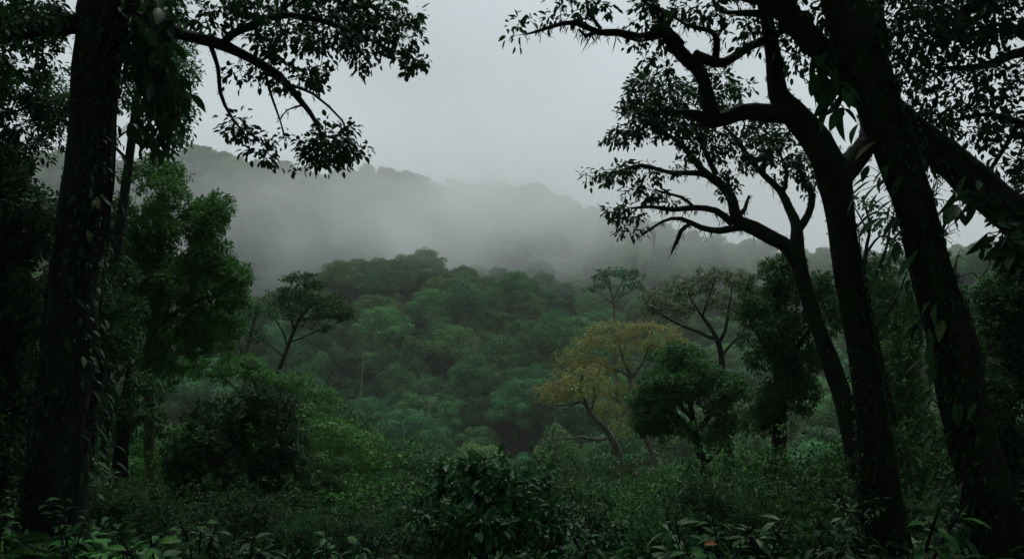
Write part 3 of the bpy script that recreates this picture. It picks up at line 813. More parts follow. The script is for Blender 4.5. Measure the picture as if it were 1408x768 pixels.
hero_tree('slender_tree', 'thin bare-limbed sapling between the forked tree and the nearest mossy trunk',
          [[(1225, 560, 17, 9), (1205, 470, 17, 8), (1192, 400, 17, 7), (1190, 350, 17, 5), (1196, 310, 17, 4), (1185, 270, 17, 2.5)],
           [(1192, 400, 17, 5), (1215, 350, 16.8, 4), (1225, 310, 16.8, 2.5), (1232, 280, 16.8, 1.5)],
           [(1190, 350, 17, 4), (1210, 325, 17, 3), (1235, 330, 17, 2)],
           [(1202, 455, 17, 4), (1230, 410, 17, 3), (1250, 370, 17, 2)],
           [(1194, 320, 17, 3), (1178, 290, 17, 2), (1165, 270, 17, 1.2)]],
          [(1190, 280, 26, 14, 17, .8, .7), (1230, 320, 26, 20, 17, .8, .6), (1200, 380, 30, 30, 17, .8, .9), (1235, 430, 30, 40, 17, .9, 1.2), (1210, 300, 30, 20, 17, .8, .3)],
          M['leaf_mid'], M['bark_dark'], ln=.12, wd=.06, nl=11, rc=.2, lump=.04)
hero_tree('broadleaf_tree', 'low dense green tree between the forked tree and the nearest mossy trunk',
          [[(1240, 660, 19, 18), (1238, 570, 19, 14), (1235, 500, 19, 6)]],
          [(1240, 470, 40, 40, 19, 1.2, 2.2), (1235, 540, 44, 60, 19, 1.3, 2.4), (1330, 460, 30, 40, 18, 1, 1.4), (1250, 610, 60, 40, 18.6, 1.2, 2.2)],
          M['leaf_mid'], M['bark_dark'], ln=.08, wd=.044, nl=18, rc=.13, lob=8)

hero_tree('broadleaf_tree', 'rounded green tree beyond the gap between the forked and nearest mossy trunks',
          [[(1225, 620, 32, 12), (1222, 500, 32, 10), (1220, 420, 32, 6)], [(1222, 480, 32, 6), (1180, 420, 31.6, 3)], [(1221, 470, 32, 6), (1255, 400, 31.8, 3)]],
          [(1215, 385, 44, 34, 32, 2, 2.4), (1185, 430, 40, 44, 31.6, 2, 2.4), (1245, 430, 44, 46, 31.8, 2, 2.4), (1215, 490, 60, 50, 31.6, 2, 2.4)],
          M['leaf_mid'], M['bark_dark'], ln=.12, wd=.07, nl=18, rc=.2, lob=8)
hero_tree('broadleaf_tree', 'dark green tree in the gap between the nearest mossy trunk and the right edge',
          [[(1352, 640, 24, 14), (1350, 520, 24, 11), (1346, 440, 24, 6)], [(1350, 500, 24, 6), (1320, 430, 24, 3)], [(1350, 490, 24, 6), (1390, 420, 24, 3)]],
          [(1340, 420, 44, 34, 24, 1.5, 2.4), (1380, 400, 40, 36, 24, 1.5, 2.4), (1330, 490, 50, 50, 24, 1.5, 2.4), (1385, 480, 50, 60, 24, 1.5, 2.4)],
          M['leaf_mid'], M['bark_dark'], ln=.10, wd=.055, nl=18, rc=.18, lob=8)
hero_tree('slender_tree', 'thin leafy tree filling the gap just right of the thick left trunk',
          [[(140, 690, 19, 12), (146, 560, 19, 10), (150, 420, 19, 7), (152, 320, 19, 3)], [(148, 500, 19, 5), (110, 430, 19, 3)], [(149, 450, 19, 5), (180, 370, 19, 3)]],
          [(110, 300, 50, 60, 19, 1.4, 2.0), (90, 420, 60, 70, 19, 1.4, 2.2), (150, 520, 50, 70, 19, 1.4, 2.2), (150, 340, 40, 60, 19, 1.3, 1.8), (100, 560, 60, 60, 19, 1.4, 2)],
          M['leaf_hero'], M['bark_dark'], ln=.09, wd=.05, nl=18, rc=.15, lob=8)

# ------------------------------------------------------------------ vine-covered bushes
hero_tree('vine_covered_bush', 'dark rounded vine-covered bush below the flat-topped tree', [[(330, 700, 17, 16), (328, 640, 17, 14), (330, 590, 17, 7)], [(329, 640, 17, 8), (380, 600, 16.8, 5)], [(328, 650, 17, 8), (270, 610, 17, 5)]],
          [(340, 560, 64, 30, 17, 1.4, 3.2), (390, 590, 40, 40, 16.6, 1.2, 3.0), (290, 590, 50, 46, 17, 1.4, 3), (380, 640, 48, 44, 16.4, 1.1, 2.6), (320, 640, 70, 50, 16.6, 1.3, 2.6), (260, 640, 40, 40, 16.8, 1.1, 2.4)],
          M['leaf_hero'], M['bark_dark'], ln=.07, wd=.042, nl=18, rc=.11, lob=12, lk=1.2, leafout=1.1, cat='bush')
hero_tree('vine_covered_bush', 'vine-tangled dark bush with larger leaves at the bottom centre', [[(668, 840, 7.2, 18), (665, 760, 7.2, 14), (668, 700, 7.2, 6)], [(666, 760, 7.2, 8), (720, 720, 7.1, 4)], [(665, 770, 7.2, 8), (620, 720, 7.2, 4)]],
          [(664, 645, 46, 26, 7.2, .35, 1.5), (632, 680, 52, 44, 7.1, .4, 1.9), (712, 678, 50, 42, 7.1, .4, 1.8), (670, 725, 100, 56, 7, .55, 2.0), (748, 665, 28, 20, 7.4, .3, 1.2), (605, 745, 46, 48, 7, .45, 1.8), (760, 730, 50, 50, 7, .5, 1.6)],
          M['leaf_broad'], M['bark_dark'], ln=.085, wd=.048, nl=12, rc=.07, lob=10, lk=1.2, leafout=1.1, cat='bush')


# ------------------------------------------------------------------ climbers with big drooping leaves
def climber(name, label, trunk, tlo, thi, n, ang0, ang1, ln, leaf, base_y=None, spread=.08, cat='climbing plant', group=None):
    """stem winding up a trunk polyline (x,y,z,r) with large drooping leaves"""
    c = trunk[0]
    i0, i1 = int(len(c) * tlo), int(len(c) * thi)
    s = c[i0:i1:2]
    G, LG = Geo(), Geo()
    for k in range(3):
        a = np.linspace(ang0, ang1, len(s)) + .5 * np.sin(np.linspace(0, 9, len(s)) + k * 2) + (k - 1) * .35
        d = np.stack([np.sin(a), -np.cos(a), np.zeros(len(s))], -1)
        tube(G, s[:, :3] + d * (s[:, 3:4] * 1.08 + .01), np.full(len(s), .012 - .002 * k), 6)
    k = rng.integers(0, len(s), n)
    js = rng.integers(0, 3, n)
    a = np.linspace(ang0, ang1, len(s))[k] + .5 * np.sin(np.linspace(0, 9, len(s))[k] + js * 2) + (js - 1) * .35 + rng.normal(size=n) * .16
    d = np.stack([np.sin(a), -np.cos(a), np.zeros(n)], -1)
    p0 = s[k, :3] + d * (s[k, 3:4] * 1.05 + .01)
    p1 = p0 + d * (rng.random((n, 1)) * spread * 2 + spread * .5) + np.stack([rng.normal(size=n) * .06, rng.normal(size=n) * .06, rng.normal(size=n) * .1 + .05], -1)
    edge_tubes(G, p0, p1, np.full(n, .005), np.full(n, .003))
    sz = ln * rng.uniform(.5, 1.2, n)
    leaves(LG, p1, unit(d * .8 + rnd_dirs(n) * .45 + np.array([0, 0, -.75])), unit(d * .5 + np.array([0, 0, .8]) + rnd_dirs(n) * .4), sz, sz * rng.uniform(.27, .4, n), 'C', fold=.18, droop=rng.uniform(.1, .4, n))
    base = s[0, :3]
    r = thing(name, label, cat, tuple(base), group)
    link('stem', G.mesh('stem', M['bark_dark'], True, base), r)
    link('leaves', LG.mesh('leaves', leaf, False, base), r)
    return r


climber('climbing_vine', 'large-leaved vine climbing the right side of the thick left trunk', left_L, .10, .62, 230, 1.5, 1.2, .15, M['leaf_hero'], spread=.09)
climber('climbing_vine', 'dense mat of small dark leaves hugging the thick left trunk', left_L, .04, .6, 700, -.6, .9, .075, M['leaf_hero'], spread=.03)
climber('climbing_vine', 'small dark leaves hugging the face of the nearest mossy trunk', near_L, .04, .6, 560, -.9, .6, .065, M['leaf_hero'], spread=.03)
climber('climbing_vine', 'small dark leaves hugging the heavy leaning trunk', lean_L, .3, .8, 300, -.7, .5, .07, M['leaf_hero'], spread=.03)
climber('climbing_vine', 'large-leaved vine with long drooping leaves on the left side of the nearest mossy trunk', near_L, .06, .5, 95, -1.75, -1.4, .24, M['leaf_broad'], spread=.06)
climber('climbing_vine', 'small-leaved vine clinging to the forked mossy tree', fork_L, .04, .5, 420, -1.2, .7, .075, M['leaf_hero'], spread=.04)


def epiphyte(name, label, blobs, n, ln, anchor, leaf, down=1.0):
    G, LG = Geo(), Geo()
    T = []
    for (px, py, rx, ry, Y, dY, w) in blobs:
        m = int(n * w)
        q = unit(rng.normal(size=(m, 3))) * (rng.random((m, 1)) ** .4)
        T.append(np.stack([P(px + a * rx, py + b * ry, Y + c * dY) for a, b, c in q]))
    T = np.concatenate(T)
    A = np.stack([P(*a) for a in anchor])
    A, B, ra, rb = grow(A, np.full(len(A), .02), T, r0=.004, wob=.1, seg=.25)
    edge_tubes(G, A, B, ra, rb)
    m = len(T)
    sz = ln * rng.uniform(.5, 1.2, m)
    leaves(LG, T, unit(rnd_dirs(m) * .75 + np.array([.15, 0, -down])), unit(rnd_dirs(m) * .7 + np.array([.2, -.4, .6])), sz, sz * rng.uniform(.3, .46, m), 'C', fold=.2, droop=rng.uniform(.1, .4, m))
    base = A[0]
    r = thing(name, label, 'hanging plant', tuple(base))
    link('stem', G.mesh('stem', M['bark_dark'], True, base), r)
    link('leaves', LG.mesh('leaves', leaf, False, base), r)


epiphyte('hanging_plant', 'mass of long dark drooping leaves hanging beside the top of the thick left trunk',
         [(205, 50, 38, 70, 8.8, .4, .5), (222, 120, 40, 44, 8.8, .45, .24), (212, 180, 40, 36, 8.8, .45, .12)], 400, .25,
         [(170, 0, 8.9), (176, 40, 8.9), (172, 90, 8.9), (168, 140, 8.9), (162, 190, 8.9), (158, 240, 8.9)], M['leaf_hero'])
epiphyte('hanging_plant', 'big hanging leaves beside the leaning trunk near the top right',
         [(1128, 100, 26, 40, 7.6, .25, .6), (1150, 120, 18, 40, 7.5, .2, .4)], 40, .27, [(1180, 60, 7.4), (1178, 90, 7.4), (1185, 110, 7.4)], M['leaf_broad'])
epiphyte('hanging_plant', 'strap-leaved plant perched on the leaning trunk at the right edge',
         [(1390, 330, 40, 40, 8.2, .3, .7), (1330, 270, 40, 30, 8.5, .3, .3)], 90, .3, [(1390, 300, 8.6), (1370, 285, 8.6), (1410, 320, 8.6)], M['leaf_hero'], .6)


# ------------------------------------------------------------------ repeated kinds, built once at the origin then copied
def lobed_tree(name, h, cr, ch, nl, leafs, ll, leaf, bark, top=.2, tr=.25, flat=.75, lobe=(.26, .42), gap=.3):
    C = []
    for _ in range(nl * 40):
        if len(C) >= nl:
            break
        u = rnd_dirs(1)[0]
        if u[2] < -top:
            continue
        rr = rng.uniform(.5, .82) if rng.random() < .8 else rng.uniform(.1, .5)
        c = np.array([u[0] * cr * rr, u[1] * cr * rr, h - ch + max(u[2], -.3) * ch * rr])
        if all(np.linalg.norm((c - q[:3]) / np.array([1, 1, .8])) > gap * cr for q in C):
            C.append(c)
    C = np.array(C)
    R = cr * rng.uniform(*lobe, len(C))
    G, LG = Geo(), Geo()
    z = np.linspace(-1.5, h - ch * .8, 7)
    bend = np.cumsum(rng.normal(size=(7, 2)) * .12, 0)
    tp = np.stack([bend[:, 0], bend[:, 1], z], -1)
    trd = np.linspace(tr, tr * .55, 7)
    tube(G, tp, trd, 8, .05, 1)
    e = grow(tp[3:], trd[3:], C, seg=1.2, r0=tr * .16, wob=.1)
    edge_tubes(G, *e)
    for c, r in zip(C, R):
        m = int(leafs * 1.35 * r ** 2 / (R ** 2).mean() / len(C))
        u = unit(rng.normal(size=(m, 3)) + np.array([0, 0, .45]))
        k = 1.06 - .34 * rng.random(m) ** 1.8 + .12 * np.sin(u[:, 0] * 7 + c[0]) * np.sin(u[:, 1] * 7 + c[1])
        p = c + u * (r * k)[:, None] * np.array([1, 1, flat])
        d = unit(np.cross(u, rnd_dirs(m)) + u * .25 + np.array([0, 0, -.25]))
        nv = unit(u + rnd_dirs(m) * .42 + np.array([0, 0, .25]))
        s = ll * rng.uniform(.6, 1.25, m)
        tint = np.clip(.3 * rng.random() + .7 * rng.random(m), 0, 1)
        leaves(LG, p, d, nv, s, s * .6, 'A', fold=.2, droop=.1, tint=tint)
    m = int(leafs * .45)
    u = unit(rng.normal(size=(m, 3)) + np.array([0, 0, .5]))
    kf = (.82 + .16 * np.sin(u[:, 0] * 5 + 1) * np.sin(u[:, 1] * 6) + .1 * np.sin(u[:, 2] * 9)) * rng.uniform(.7, 1.05, m)
    p = np.array([0, 0, h - ch]) + u * kf[:, None] * np.array([cr * .8, cr * .8, ch * .8])
    p[:, 2] = np.maximum(p[:, 2], h - ch - .3 * ch * top - rng.random(m) * .5)
    s = ll * rng.uniform(.6, 1.25, m)
    leaves(LG, p, unit(rnd_dirs(m) + np.array([0, 0, -.3])), unit(u + rnd_dirs(m) * .6), s, s * .6, 'A', fold=.2, droop=.1, tint=rng.random(m) * .8)
    t = thing(name, None, 'tree')
    link('trunk', G.mesh('trunk', bark, True), t)
    link('crown', LG.mesh('crown', leaf), t)
    t['height'] = float(h)
    return t


LV = M['leaf_valley']
TREES = [
    (lobed_tree('round_crowned_tree', 13.5, 4.6, 6.2, 44, 8500, .34, LV, M['bark_mid'], top=.3, flat=.85, lobe=(.15, .32), gap=.22), 'round-crowned green tree'),
    (lobed_tree('broad_crowned_tree', 14, 6.2, 5.0, 56, 10500, .36, LV, M['bark_mid'], top=.15, flat=.75, lobe=(.12, .28), gap=.18), 'broad-crowned green tree'),
    (lobed_tree('tall_tree', 19, 4.4, 5, 24, 5200, .38, LV, M['bark_pale'], top=.2, tr=.28, flat=.8), 'tall pale-trunked tree'),
    (lobed_tree('narrow_tree', 14, 3.1, 6.5, 26, 5200, .34, LV, M['bark_mid'], top=.6, flat=.95), 'narrow upright green tree'),
    (lobed_tree('bushy_tree', 9, 4.2, 6, 40, 7800, .32, LV, M['bark_mid'], top=.6, flat=.85, lobe=(.15, .32), gap=.22), 'low bushy green tree'),
    (lobed_tree('loose_crowned_tree', 16, 5.0, 6.5, 32, 7000, .36, LV, M['bark_mid'], top=.4, lobe=(.15, .32), flat=.6, gap=.25), 'loose layered green tree'),
]
for i, (t, _) in enumerate(TREES):
    pass

pts = []
sp = 6.6
for yy in np.arange(50, 268, sp):
    for xx in np.arange(-190, 190, sp):
        x = xx + rng.uniform(-.42, .42) * sp
        y = yy + rng.uniform(-.42, .42) * sp
        px = 704 + x / y * F
        if -60 < px < 1470:
            pts.append((x, y, px))
inner = sorted([p for p in pts if 330 < p[2] < 1060 and p[1] > 52], key=lambda p: p[1])
outer = [p for p in pts if not (330 < p[2] < 1060)]
ind = inner[:285]
used = set()
PROBS = np.array([.28, .25, .08, .05, .18, .16])


def valley_zone(p):
    a = 'on the near valley slope' if p[1] < 95 else ('on the valley floor' if p[1] < 150 else 'on the misty spur')
    b = 'below the flat-topped tree' if p[2] < 520 else ('in the middle of the view' if p[2] < 720 else 'behind the yellow-brown trees')
    return a + ' ' + b


stuff_pts = []
for p in ind:
    k = int(rng.choice(6, p=PROBS))
    proto, kind = TREES[k]
    s = (rng.uniform(.7, 1.05) if p[1] > 195 else rng.uniform(.75, 1.3)) if p[1] > 85 else rng.uniform(.55, .85)
    k = k if p[1] < 195 or k != 2 else 0
    proto, kind = TREES[k]
    lab = '%s %s' % (kind, valley_zone(p))
    grp = '%ss %s' % (kind, valley_zone(p))
    loc = (p[0], p[1], float(H(p[0], p[1])) - .3)
    rz = rng.uniform(0, 6.28)
    if k not in used:
        used.add(k)
        proto.location = loc
        proto.rotation_euler = (0, 0, rz)
        proto.scale = (s, s, s)
        proto['label'] = lab
        proto['group'] = grp
    else:
        dup(proto, loc, rz, s, lab, grp, rng.uniform(.85, 1.2), (rng.normal() * .07, rng.normal() * .07))
for p in inner[285:] + [q for q in outer if q[1] > 90]:
    stuff_pts.append((p[0], p[1]))
# trees glimpsed between the near trunks on either flank
fl = [q for q in outer if 50 < q[1] <= 90 and rng.random() < .5]
for p in fl:
    k = int(rng.choice([0, 1, 3, 4, 5]))
    proto, kind = TREES[k]
    side = 'on the left flank behind the big dense green tree' if p[2] < 704 else 'on the right flank behind the mossy trunks'
    dup(proto, (p[0], p[1], float(H(p[0], p[1])) - .3), rng.uniform(0, 6.28), rng.uniform(.6, .95), '%s %s' % (kind, side), '%ss %s' % (kind, side))

bare = Geo()
zz = np.linspace(-1, 15, 16)
tk = np.stack([.25 * np.sin(zz * .3), .2 * np.sin(zz * .22 + 1), zz], -1)
tube(bare, tk, np.linspace(.26, .07, 16), 8, .08, 1)
tgt = np.array([[1.6, .3, 15.5], [-1.3, .6, 16.2], [.4, -1.4, 16.6], [.9, 1.1, 14.2], [-1.8, -.6, 14.6], [.2, .2, 17.2], [1.9, -.8, 13.6], [-1.0, 1.2, 13.4], [2.3, .4, 16.3], [-2.2, .2, 15.7]])
edge_tubes(bare, *grow(tk[9:], np.linspace(.16, .07, 7), tgt, seg=.8, r0=.025, wob=.16))
bt = thing('bare_tree', 'pale bare trunk standing among the crowns in the middle of the valley', 'tree')
link('trunk', bare.mesh('trunk', M['bark_pale'], True), bt)
for i, (px, Y, zt, lab) in enumerate(((654, 160, 462, 'tall pale bare trunk standing out in the middle of the valley forest'), (497, 150, 476, 'thin pale bare trunk in the valley right of the flat-topped tree'),
                                      (742, 175, 440, 'thin pale bare trunk in the valley left above the yellow-brown crowns'), (592, 128, 520, 'short pale bare trunk low in the valley forest'),
                                      (690, 195, 412, 'small pale bare trunk high on the wooded spur'), (548, 205, 392, 'small pale bare trunk near the crest of the wooded spur'))):
    x_ = (px - 704) / F * Y
    g_ = float(H(x_, Y))
    k_ = max(.5, ((384 - zt + 18) / F * Y - g_) / 17.2)
    if i == 0:
        bt.location, bt.scale = (x_, Y, g_), (k_, k_, k_)
        bt['label'] = lab
    else:
        dup(bt, (x_, Y, g_), rng.uniform(0, 6.28), k_ * .85, lab, 'pale bare trunks in the valley', 1 / .85)
bt['group'] = 'pale bare trunks in the valley'

# --- the far forest: one mass of instanced crowns
for yy in np.arange(270, 520, 7.0):
    for xx in np.arange(-330, 300, 7.0):
        x = xx + rng.uniform(-.45, .45) * 7
        y = yy + rng.uniform(-.45, .45) * 7
        if -80 < 704 + x / y * F < 1490:
            stuff_pts.append((x, y))
S = np.array(stuff_pts)
# open the hidden dip behind the spur's top a little less densely
V = np.stack([S[:, 0], S[:, 1], H(S[:, 0], S[:, 1]) - .3], -1)
me = bpy.data.meshes.new('distant_forest')
me.vertices.add(len(V))
me.vertices.foreach_set('co', V.astype(np.float32).ravel())
for nm, tp, val in (('rot', 'FLOAT', rng.uniform(0, 6.28, len(V))), ('scl', 'FLOAT', rng.uniform(.6, 1.25, len(V)) * np.where(rng.random(len(V)) < .1, 1.25, 1)), ('pick', 'INT', rng.choice(6, len(V), p=[.38, .27, 0, .06, .14, .15]))):
    a = me.attributes.new(nm, tp, 'POINT')
    a.data.foreach_set('value', val.astype(np.int32 if tp == 'INT' else np.float32))
me.update()
fo = link('distant_forest', me)
tag(fo, 'misty far forest of small crowns covering the hill under the clouds', 'forest', kind='stuff')
ng = bpy.data.node_groups.new('forest_scatter', 'GeometryNodeTree')
ng.interface.new_socket('Geometry', in_out='INPUT', socket_type='NodeSocketGeometry')
ng.interface.new_socket('Geometry', in_out='OUTPUT', socket_type='NodeSocketGeometry')
gi = ng.nodes.new('NodeGroupInput')
go = ng.nodes.new('NodeGroupOutput')
iop = ng.nodes.new('GeometryNodeInstanceOnPoints')
m2p = ng.nodes.new('GeometryNodeMeshToPoints')
jn = ng.nodes.new('GeometryNodeJoinGeometry')
for t, _ in reversed(TREES):
    jj = ng.nodes.new('GeometryNodeJoinGeometry')
    for ch in t.children:
        oi = ng.nodes.new('GeometryNodeObjectInfo')
        oi.inputs['Object'].default_value = ch
        oi.inputs['As Instance'].default_value = False
        ng.links.new(oi.outputs['Geometry'], jj.inputs[0])
    g2i = ng.nodes.new('GeometryNodeGeometryToInstance')
    ng.links.new(jj.outputs[0], g2i.inputs[0])
    ng.links.new(g2i.outputs[0], jn.inputs[0])


def attr(nm, tp):
    n = ng.nodes.new('GeometryNodeInputNamedAttribute')
    n.data_type = tp
    n.inputs['Name'].default_value = nm
    return n.outputs['Attribute']


cx = ng.nodes.new('ShaderNodeCombineXYZ')
ng.links.new(attr('rot', 'FLOAT'), cx.inputs['Z'])
ng.links.new(gi.outputs[0], m2p.inputs['Mesh'])
ng.links.new(m2p.outputs[0], iop.inputs['Points'])
ng.links.new(jn.outputs[0], iop.inputs['Instance'])
iop.inputs['Pick Instance'].default_value = True
ng.links.new(attr('pick', 'INT'), iop.inputs['Instance Index'])
ng.links.new(cx.outputs[0], iop.inputs['Rotation'])
ng.links.new(attr('scl', 'FLOAT'), iop.inputs['Scale'])
ng.links.new(iop.outputs[0], go.inputs[0])
md = fo.modifiers.new('scatter', 'NODES')
md.node_group = ng


# ------------------------------------------------------------------ shrubs, broad-leaved plants, ferns
def make_shrub(name, h, r, n, ln, leaf, nl=11, wd=.52):
    k = max(12, n // nl)
    nb = int(rng.integers(9, 15))
    cb = unit(rng.normal(size=(nb, 3)) + np.array([0, 0, .3])) * rng.uniform(.4, .85, (nb, 1))
    rb_ = rng.uniform(.24, .5, nb)
    kk = rng.choice(nb, k, p=rb_ ** 2 / (rb_ ** 2).sum())
    u = unit(rng.normal(size=(k, 3)) + np.array([0, 0, .5]))
    T = cb[kk] + u * (rb_[kk] * (1.05 - .4 * rng.random(k) ** 1.5))[:, None]
    T = T * np.array([r, r, h * .5]) + np.array([0, 0, h * .5])
    T = T * np.where(rng.random(k) < .14, rng.uniform(1.1, 1.5, k), 1)[:, None]
    T[:, 2] = np.maximum(T[:, 2], .06)
    OU = u
    s0 = np.array([[0, 0, -.3], [0, 0, 0], [0, 0, .15 * h], [.05, .02, .3 * h]])
    G, LG = Geo(), Geo()
    tube(G, s0, np.array([.025, .022, .018, .012]), 6)
    edge_tubes(G, *grow(s0, np.array([.025, .022, .018, .012]), T, r0=.0028, seg=.25))
    m = k * nl
    tp = np.repeat(T, nl, 0) + rnd_dirs(m) * (rng.random((m, 1)) ** .6) * ln * 1.2
    ou = np.repeat(OU, nl, 0)
    d = unit(rnd_dirs(m) + ou * .7 + np.array([0, 0, -.35]))
    s = ln * rng.uniform(.6, 1.2, m)
    leaves(LG, tp, d, unit(ou * .6 + np.array([0, 0, 1.]) + rnd_dirs(m) * .6), s, s * wd, 'B', tint=np.clip(.4 * np.repeat(rng.random(k), nl) + .6 * rng.random(m), 0, 1))
    t = thing(name, None, 'shrub')
    link('stem', G.mesh('stem', M['bark_mid'], True), t)
    link('foliage', LG.mesh('foliage', leaf), t)
    t['height'] = float(h)
    return t


def make_broad(name, h, n, ln, leaf, arch=.35, wide=.34):
    G, LG = Geo(), Geo()
    nst = rng.integers(2, 5)
    P0, P1, D = [], [], []
    for k in range(nst):
        a = rng.uniform(0, 6.28)
        tip = np.array([math.cos(a) * .25 * h, math.sin(a) * .25 * h, h * rng.uniform(.6, 1)])
        c = catmull(np.array([[0, 0, -.2], tip * np.array([.3, .3, .5]), tip]), .12)
        tube(G, c, np.linspace(.016, .006, len(c)), 6)
        for q in range(n // nst):
            f = rng.uniform(.3, 1)
            b = c[int(f * (len(c) - 1))]
            a2 = q * 2.4 + rng.normal() * .3
            el = rng.uniform(.0, .9)
            d = np.array([math.cos(a2) * math.cos(el), math.sin(a2) * math.cos(el), math.sin(el)])
            P0.append(b)
            P1.append(b + d * rng.uniform(.08, .22) * ln * 2)
            D.append(d + np.array([0, 0, -.45]))
    P0, P1, D = map(np.array, (P0, P1, D))
    m = len(P0)
    edge_tubes(G, P0, P1, np.full(m, .006), np.full(m, .004))
    s = ln * rng.uniform(.55, 1.15, m)
    leaves(LG, P1, D, unit(np.array([0, 0, 1.]) + rnd_dirs(m) * .35), s, s * wide * rng.uniform(.8, 1.25, m), 'C', fold=.2, droop=rng.uniform(.5, 1.3, m) * arch)
    t = thing(name, None, 'plant')
    link('stem', G.mesh('stem', M['bark_dark'], True), t)
    link('leaves', LG.mesh('leaves', leaf), t)
    t['height'] = float(h)
    return t


def make_fern(name, n=11, L=.75):
    G, LG = Geo(), Geo()
    for k in range(n):
        a = k * 2.4 + rng.normal() * .2
        el = rng.uniform(.6, 1.15)
        t = np.linspace(0, 1, 14)
        hx = t * L * math.cos(el) * 1.2
        z = t * L * math.sin(el) - .55 * L * t ** 2.2
        c = np.stack([np.cos(a) * hx, np.sin(a) * hx, z], -1)
        tube(G, c, np.linspace(.006, .002, 14), 5)
        T = unit(np.gradient(c, axis=0))
        sd = np.array([-math.sin(a), math.cos(a), 0])
        for sg in (-1, 1):
            for rep in (0, .5):
                i = np.arange(1, 13)
                p = c[i] + (c[i + 1] - c[i]) * rep
                l = L * .26 * np.sin(np.pi * (i + rep) / 14) ** .7 + .02
                leaves(LG, p, sd * sg + T[i] * .45 + np.array([0, 0, -.2]), np.cross(T[i], sd) * -1, l, l * .22, 'A', tint=rng.random(12) * .6 + .2)
    t = thing(name, None, 'fern')
    link('stem', G.mesh('stem', M['bark_dark'], True), t)
    link('fronds', LG.mesh('fronds', M['leaf_green']), t)
    t['height'] = .6
    return t


SHRUBS = [(make_shrub('leafy_shrub', 1.3, .8, 7500, .05, M['leaf_mid']), 'leafy green shrub'),
          (make_shrub('leafy_shrub', 1.0, .95, 7500, .048, M['leaf_green']), 'low spreading fresh green shrub'),
          (make_shrub('leafy_shrub', 1.6, .75, 6500, .055, M['leaf_mid']), 'upright green shrub'),
          (make_shrub('leafy_shrub', 1.2, .9, 2000, .11, M['leaf_broad'], 8), 'large-leaved dark green shrub'),
          (make_shrub('leafy_shrub', 1.3, .85, 6500, .055, M['leaf_hero']), 'dark wet-leaved shrub')]
SMALL = [(lobed_tree('small_tree', 5.2, 2.5, 3.4, 26, 18000, .10, M['leaf_green'], M['bark_mid'], top=.5, tr=.1, flat=.8), 'small round fresh green tree'),
         (lobed_tree('small_tree', 6.2, 2.2, 3.6, 26, 16000, .105, M['leaf_mid'], M['bark_mid'], top=.4, tr=.1, flat=.7), 'small upright green tree'),
         (lobed_tree('small_tree', 4.0, 2.8, 2.8, 28, 19000, .10, M['leaf_mid'], M['bark_mid'], top=.6, tr=.1, flat=.7), 'small spreading green tree'),
         (lobed_tree('small_tree', 6.5, 3.0, 2.6, 26, 15000, .11, M['leaf_green'], M['bark_pale'], top=.15, tr=.1, flat=.55, lobe=(.22, .36)), 'small loose flat-crowned green tree')]
for (t_, k_), h_ in zip(SMALL, (5.2, 6.2, 4.0, 6.5)):
    t_['height'] = h_
BROAD = [(make_broad('broadleaf_plant', .8, 44, .22, M['leaf_broad']), 'broad-leaved plant'),
         (make_broad('broadleaf_plant', 1.1, 60, .19, M['leaf_broad'], .5), 'tall broad-leaved plant'),
         (make_broad('broadleaf_plant', .7, 36, .30, M['leaf_broad'], .6, .26), 'long-leaved arching plant'),
         (make_broad('broadleaf_plant', .9, 80, .14, M['leaf_green'], .35, .44), 'small broad-leaved plant'),
         (make_broad('broadleaf_plant', 1.2, 90, .15, M['leaf_mid'], .35, .4), 'bushy broad-leaved plant')]
FERNS = [(make_fern('fern'), 'feathery fern')]


def near_zone(px):
    for x, s in ((150, 'in front of the thick left trunk'), (290, 'at the foot of the thick left trunk'), (440, 'in front of the dark vine-covered bush'), (590, 'in the gap left of the bottom centre bush'),
                 (760, 'around the bottom centre bush'), (900, 'below the yellow-brown trees'), (1040, 'below the dome-crowned tree'), (1180, 'left of the forked mossy tree'), (1290, 'between the forked tree and the nearest mossy trunk')):
        if px < x:
            return s
    return 'at the foot of the nearest mossy trunk'


NEAR = ([-100, 0, 150, 260, 340, 440, 520, 590, 660, 740, 800, 900, 1000, 1060, 1150, 1250, 1408, 1500], [640, 640, 668, 690, 690, 705, 715, 690, 650, 672, 695, 690, 668, 650, 660, 655, 640, 640])
MIDP = ([-100, 0, 300, 430, 520, 600, 700, 800, 900, 1000, 1100, 1500], [500, 510, 530, 540, 572, 618, 645, 650, 640, 618, 592, 530])
first = set()


def place(kinds, n, y0, y1, prof, smin, smax, zone, extra='', px0=-60, px1=1470, power=1., sink=.05):
    done = tries = 0
    while done < n and tries < n * 14:
        tries += 1
        Y = y0 + (y1 - y0) * rng.random() ** power
        px = rng.uniform(px0, px1)
        x = (px - 704) / F * Y
        g = float(H(x, Y))
        k = int(rng.integers(len(kinds)))
        proto, kind = kinds[k]
        h = proto['height']
        zmax = (384 - np.interp(px, *prof)) / F * Y
        s = min(rng.uniform(smin, smax), (zmax - g) / h)
        if s < smin * .6:
            continue
        if any((x - q[0]) ** 2 + (Y - q[1]) ** 2 < (q[2] * .55 + s * .45) ** 2 for q in taken):
            continue
        taken.append((x, Y, s))
        done += 1
        lab = '%s %s%s' % (kind, extra, zone(px))
        grp = lab.replace(kind, kind + 's', 1)
        args = ((x, Y, g - sink), rng.uniform(0, 6.28), s, lab, grp)
        key = proto.name
        if key not in first:
            first.add(key)
            proto.location, proto.rotation_euler, proto.scale = args[0], (0, 0, args[1]), (s, s, s)
            proto['label'], proto['group'] = lab, grp
        else:
            dup(proto, *args, None, (rng.normal() * .12, rng.normal() * .12))


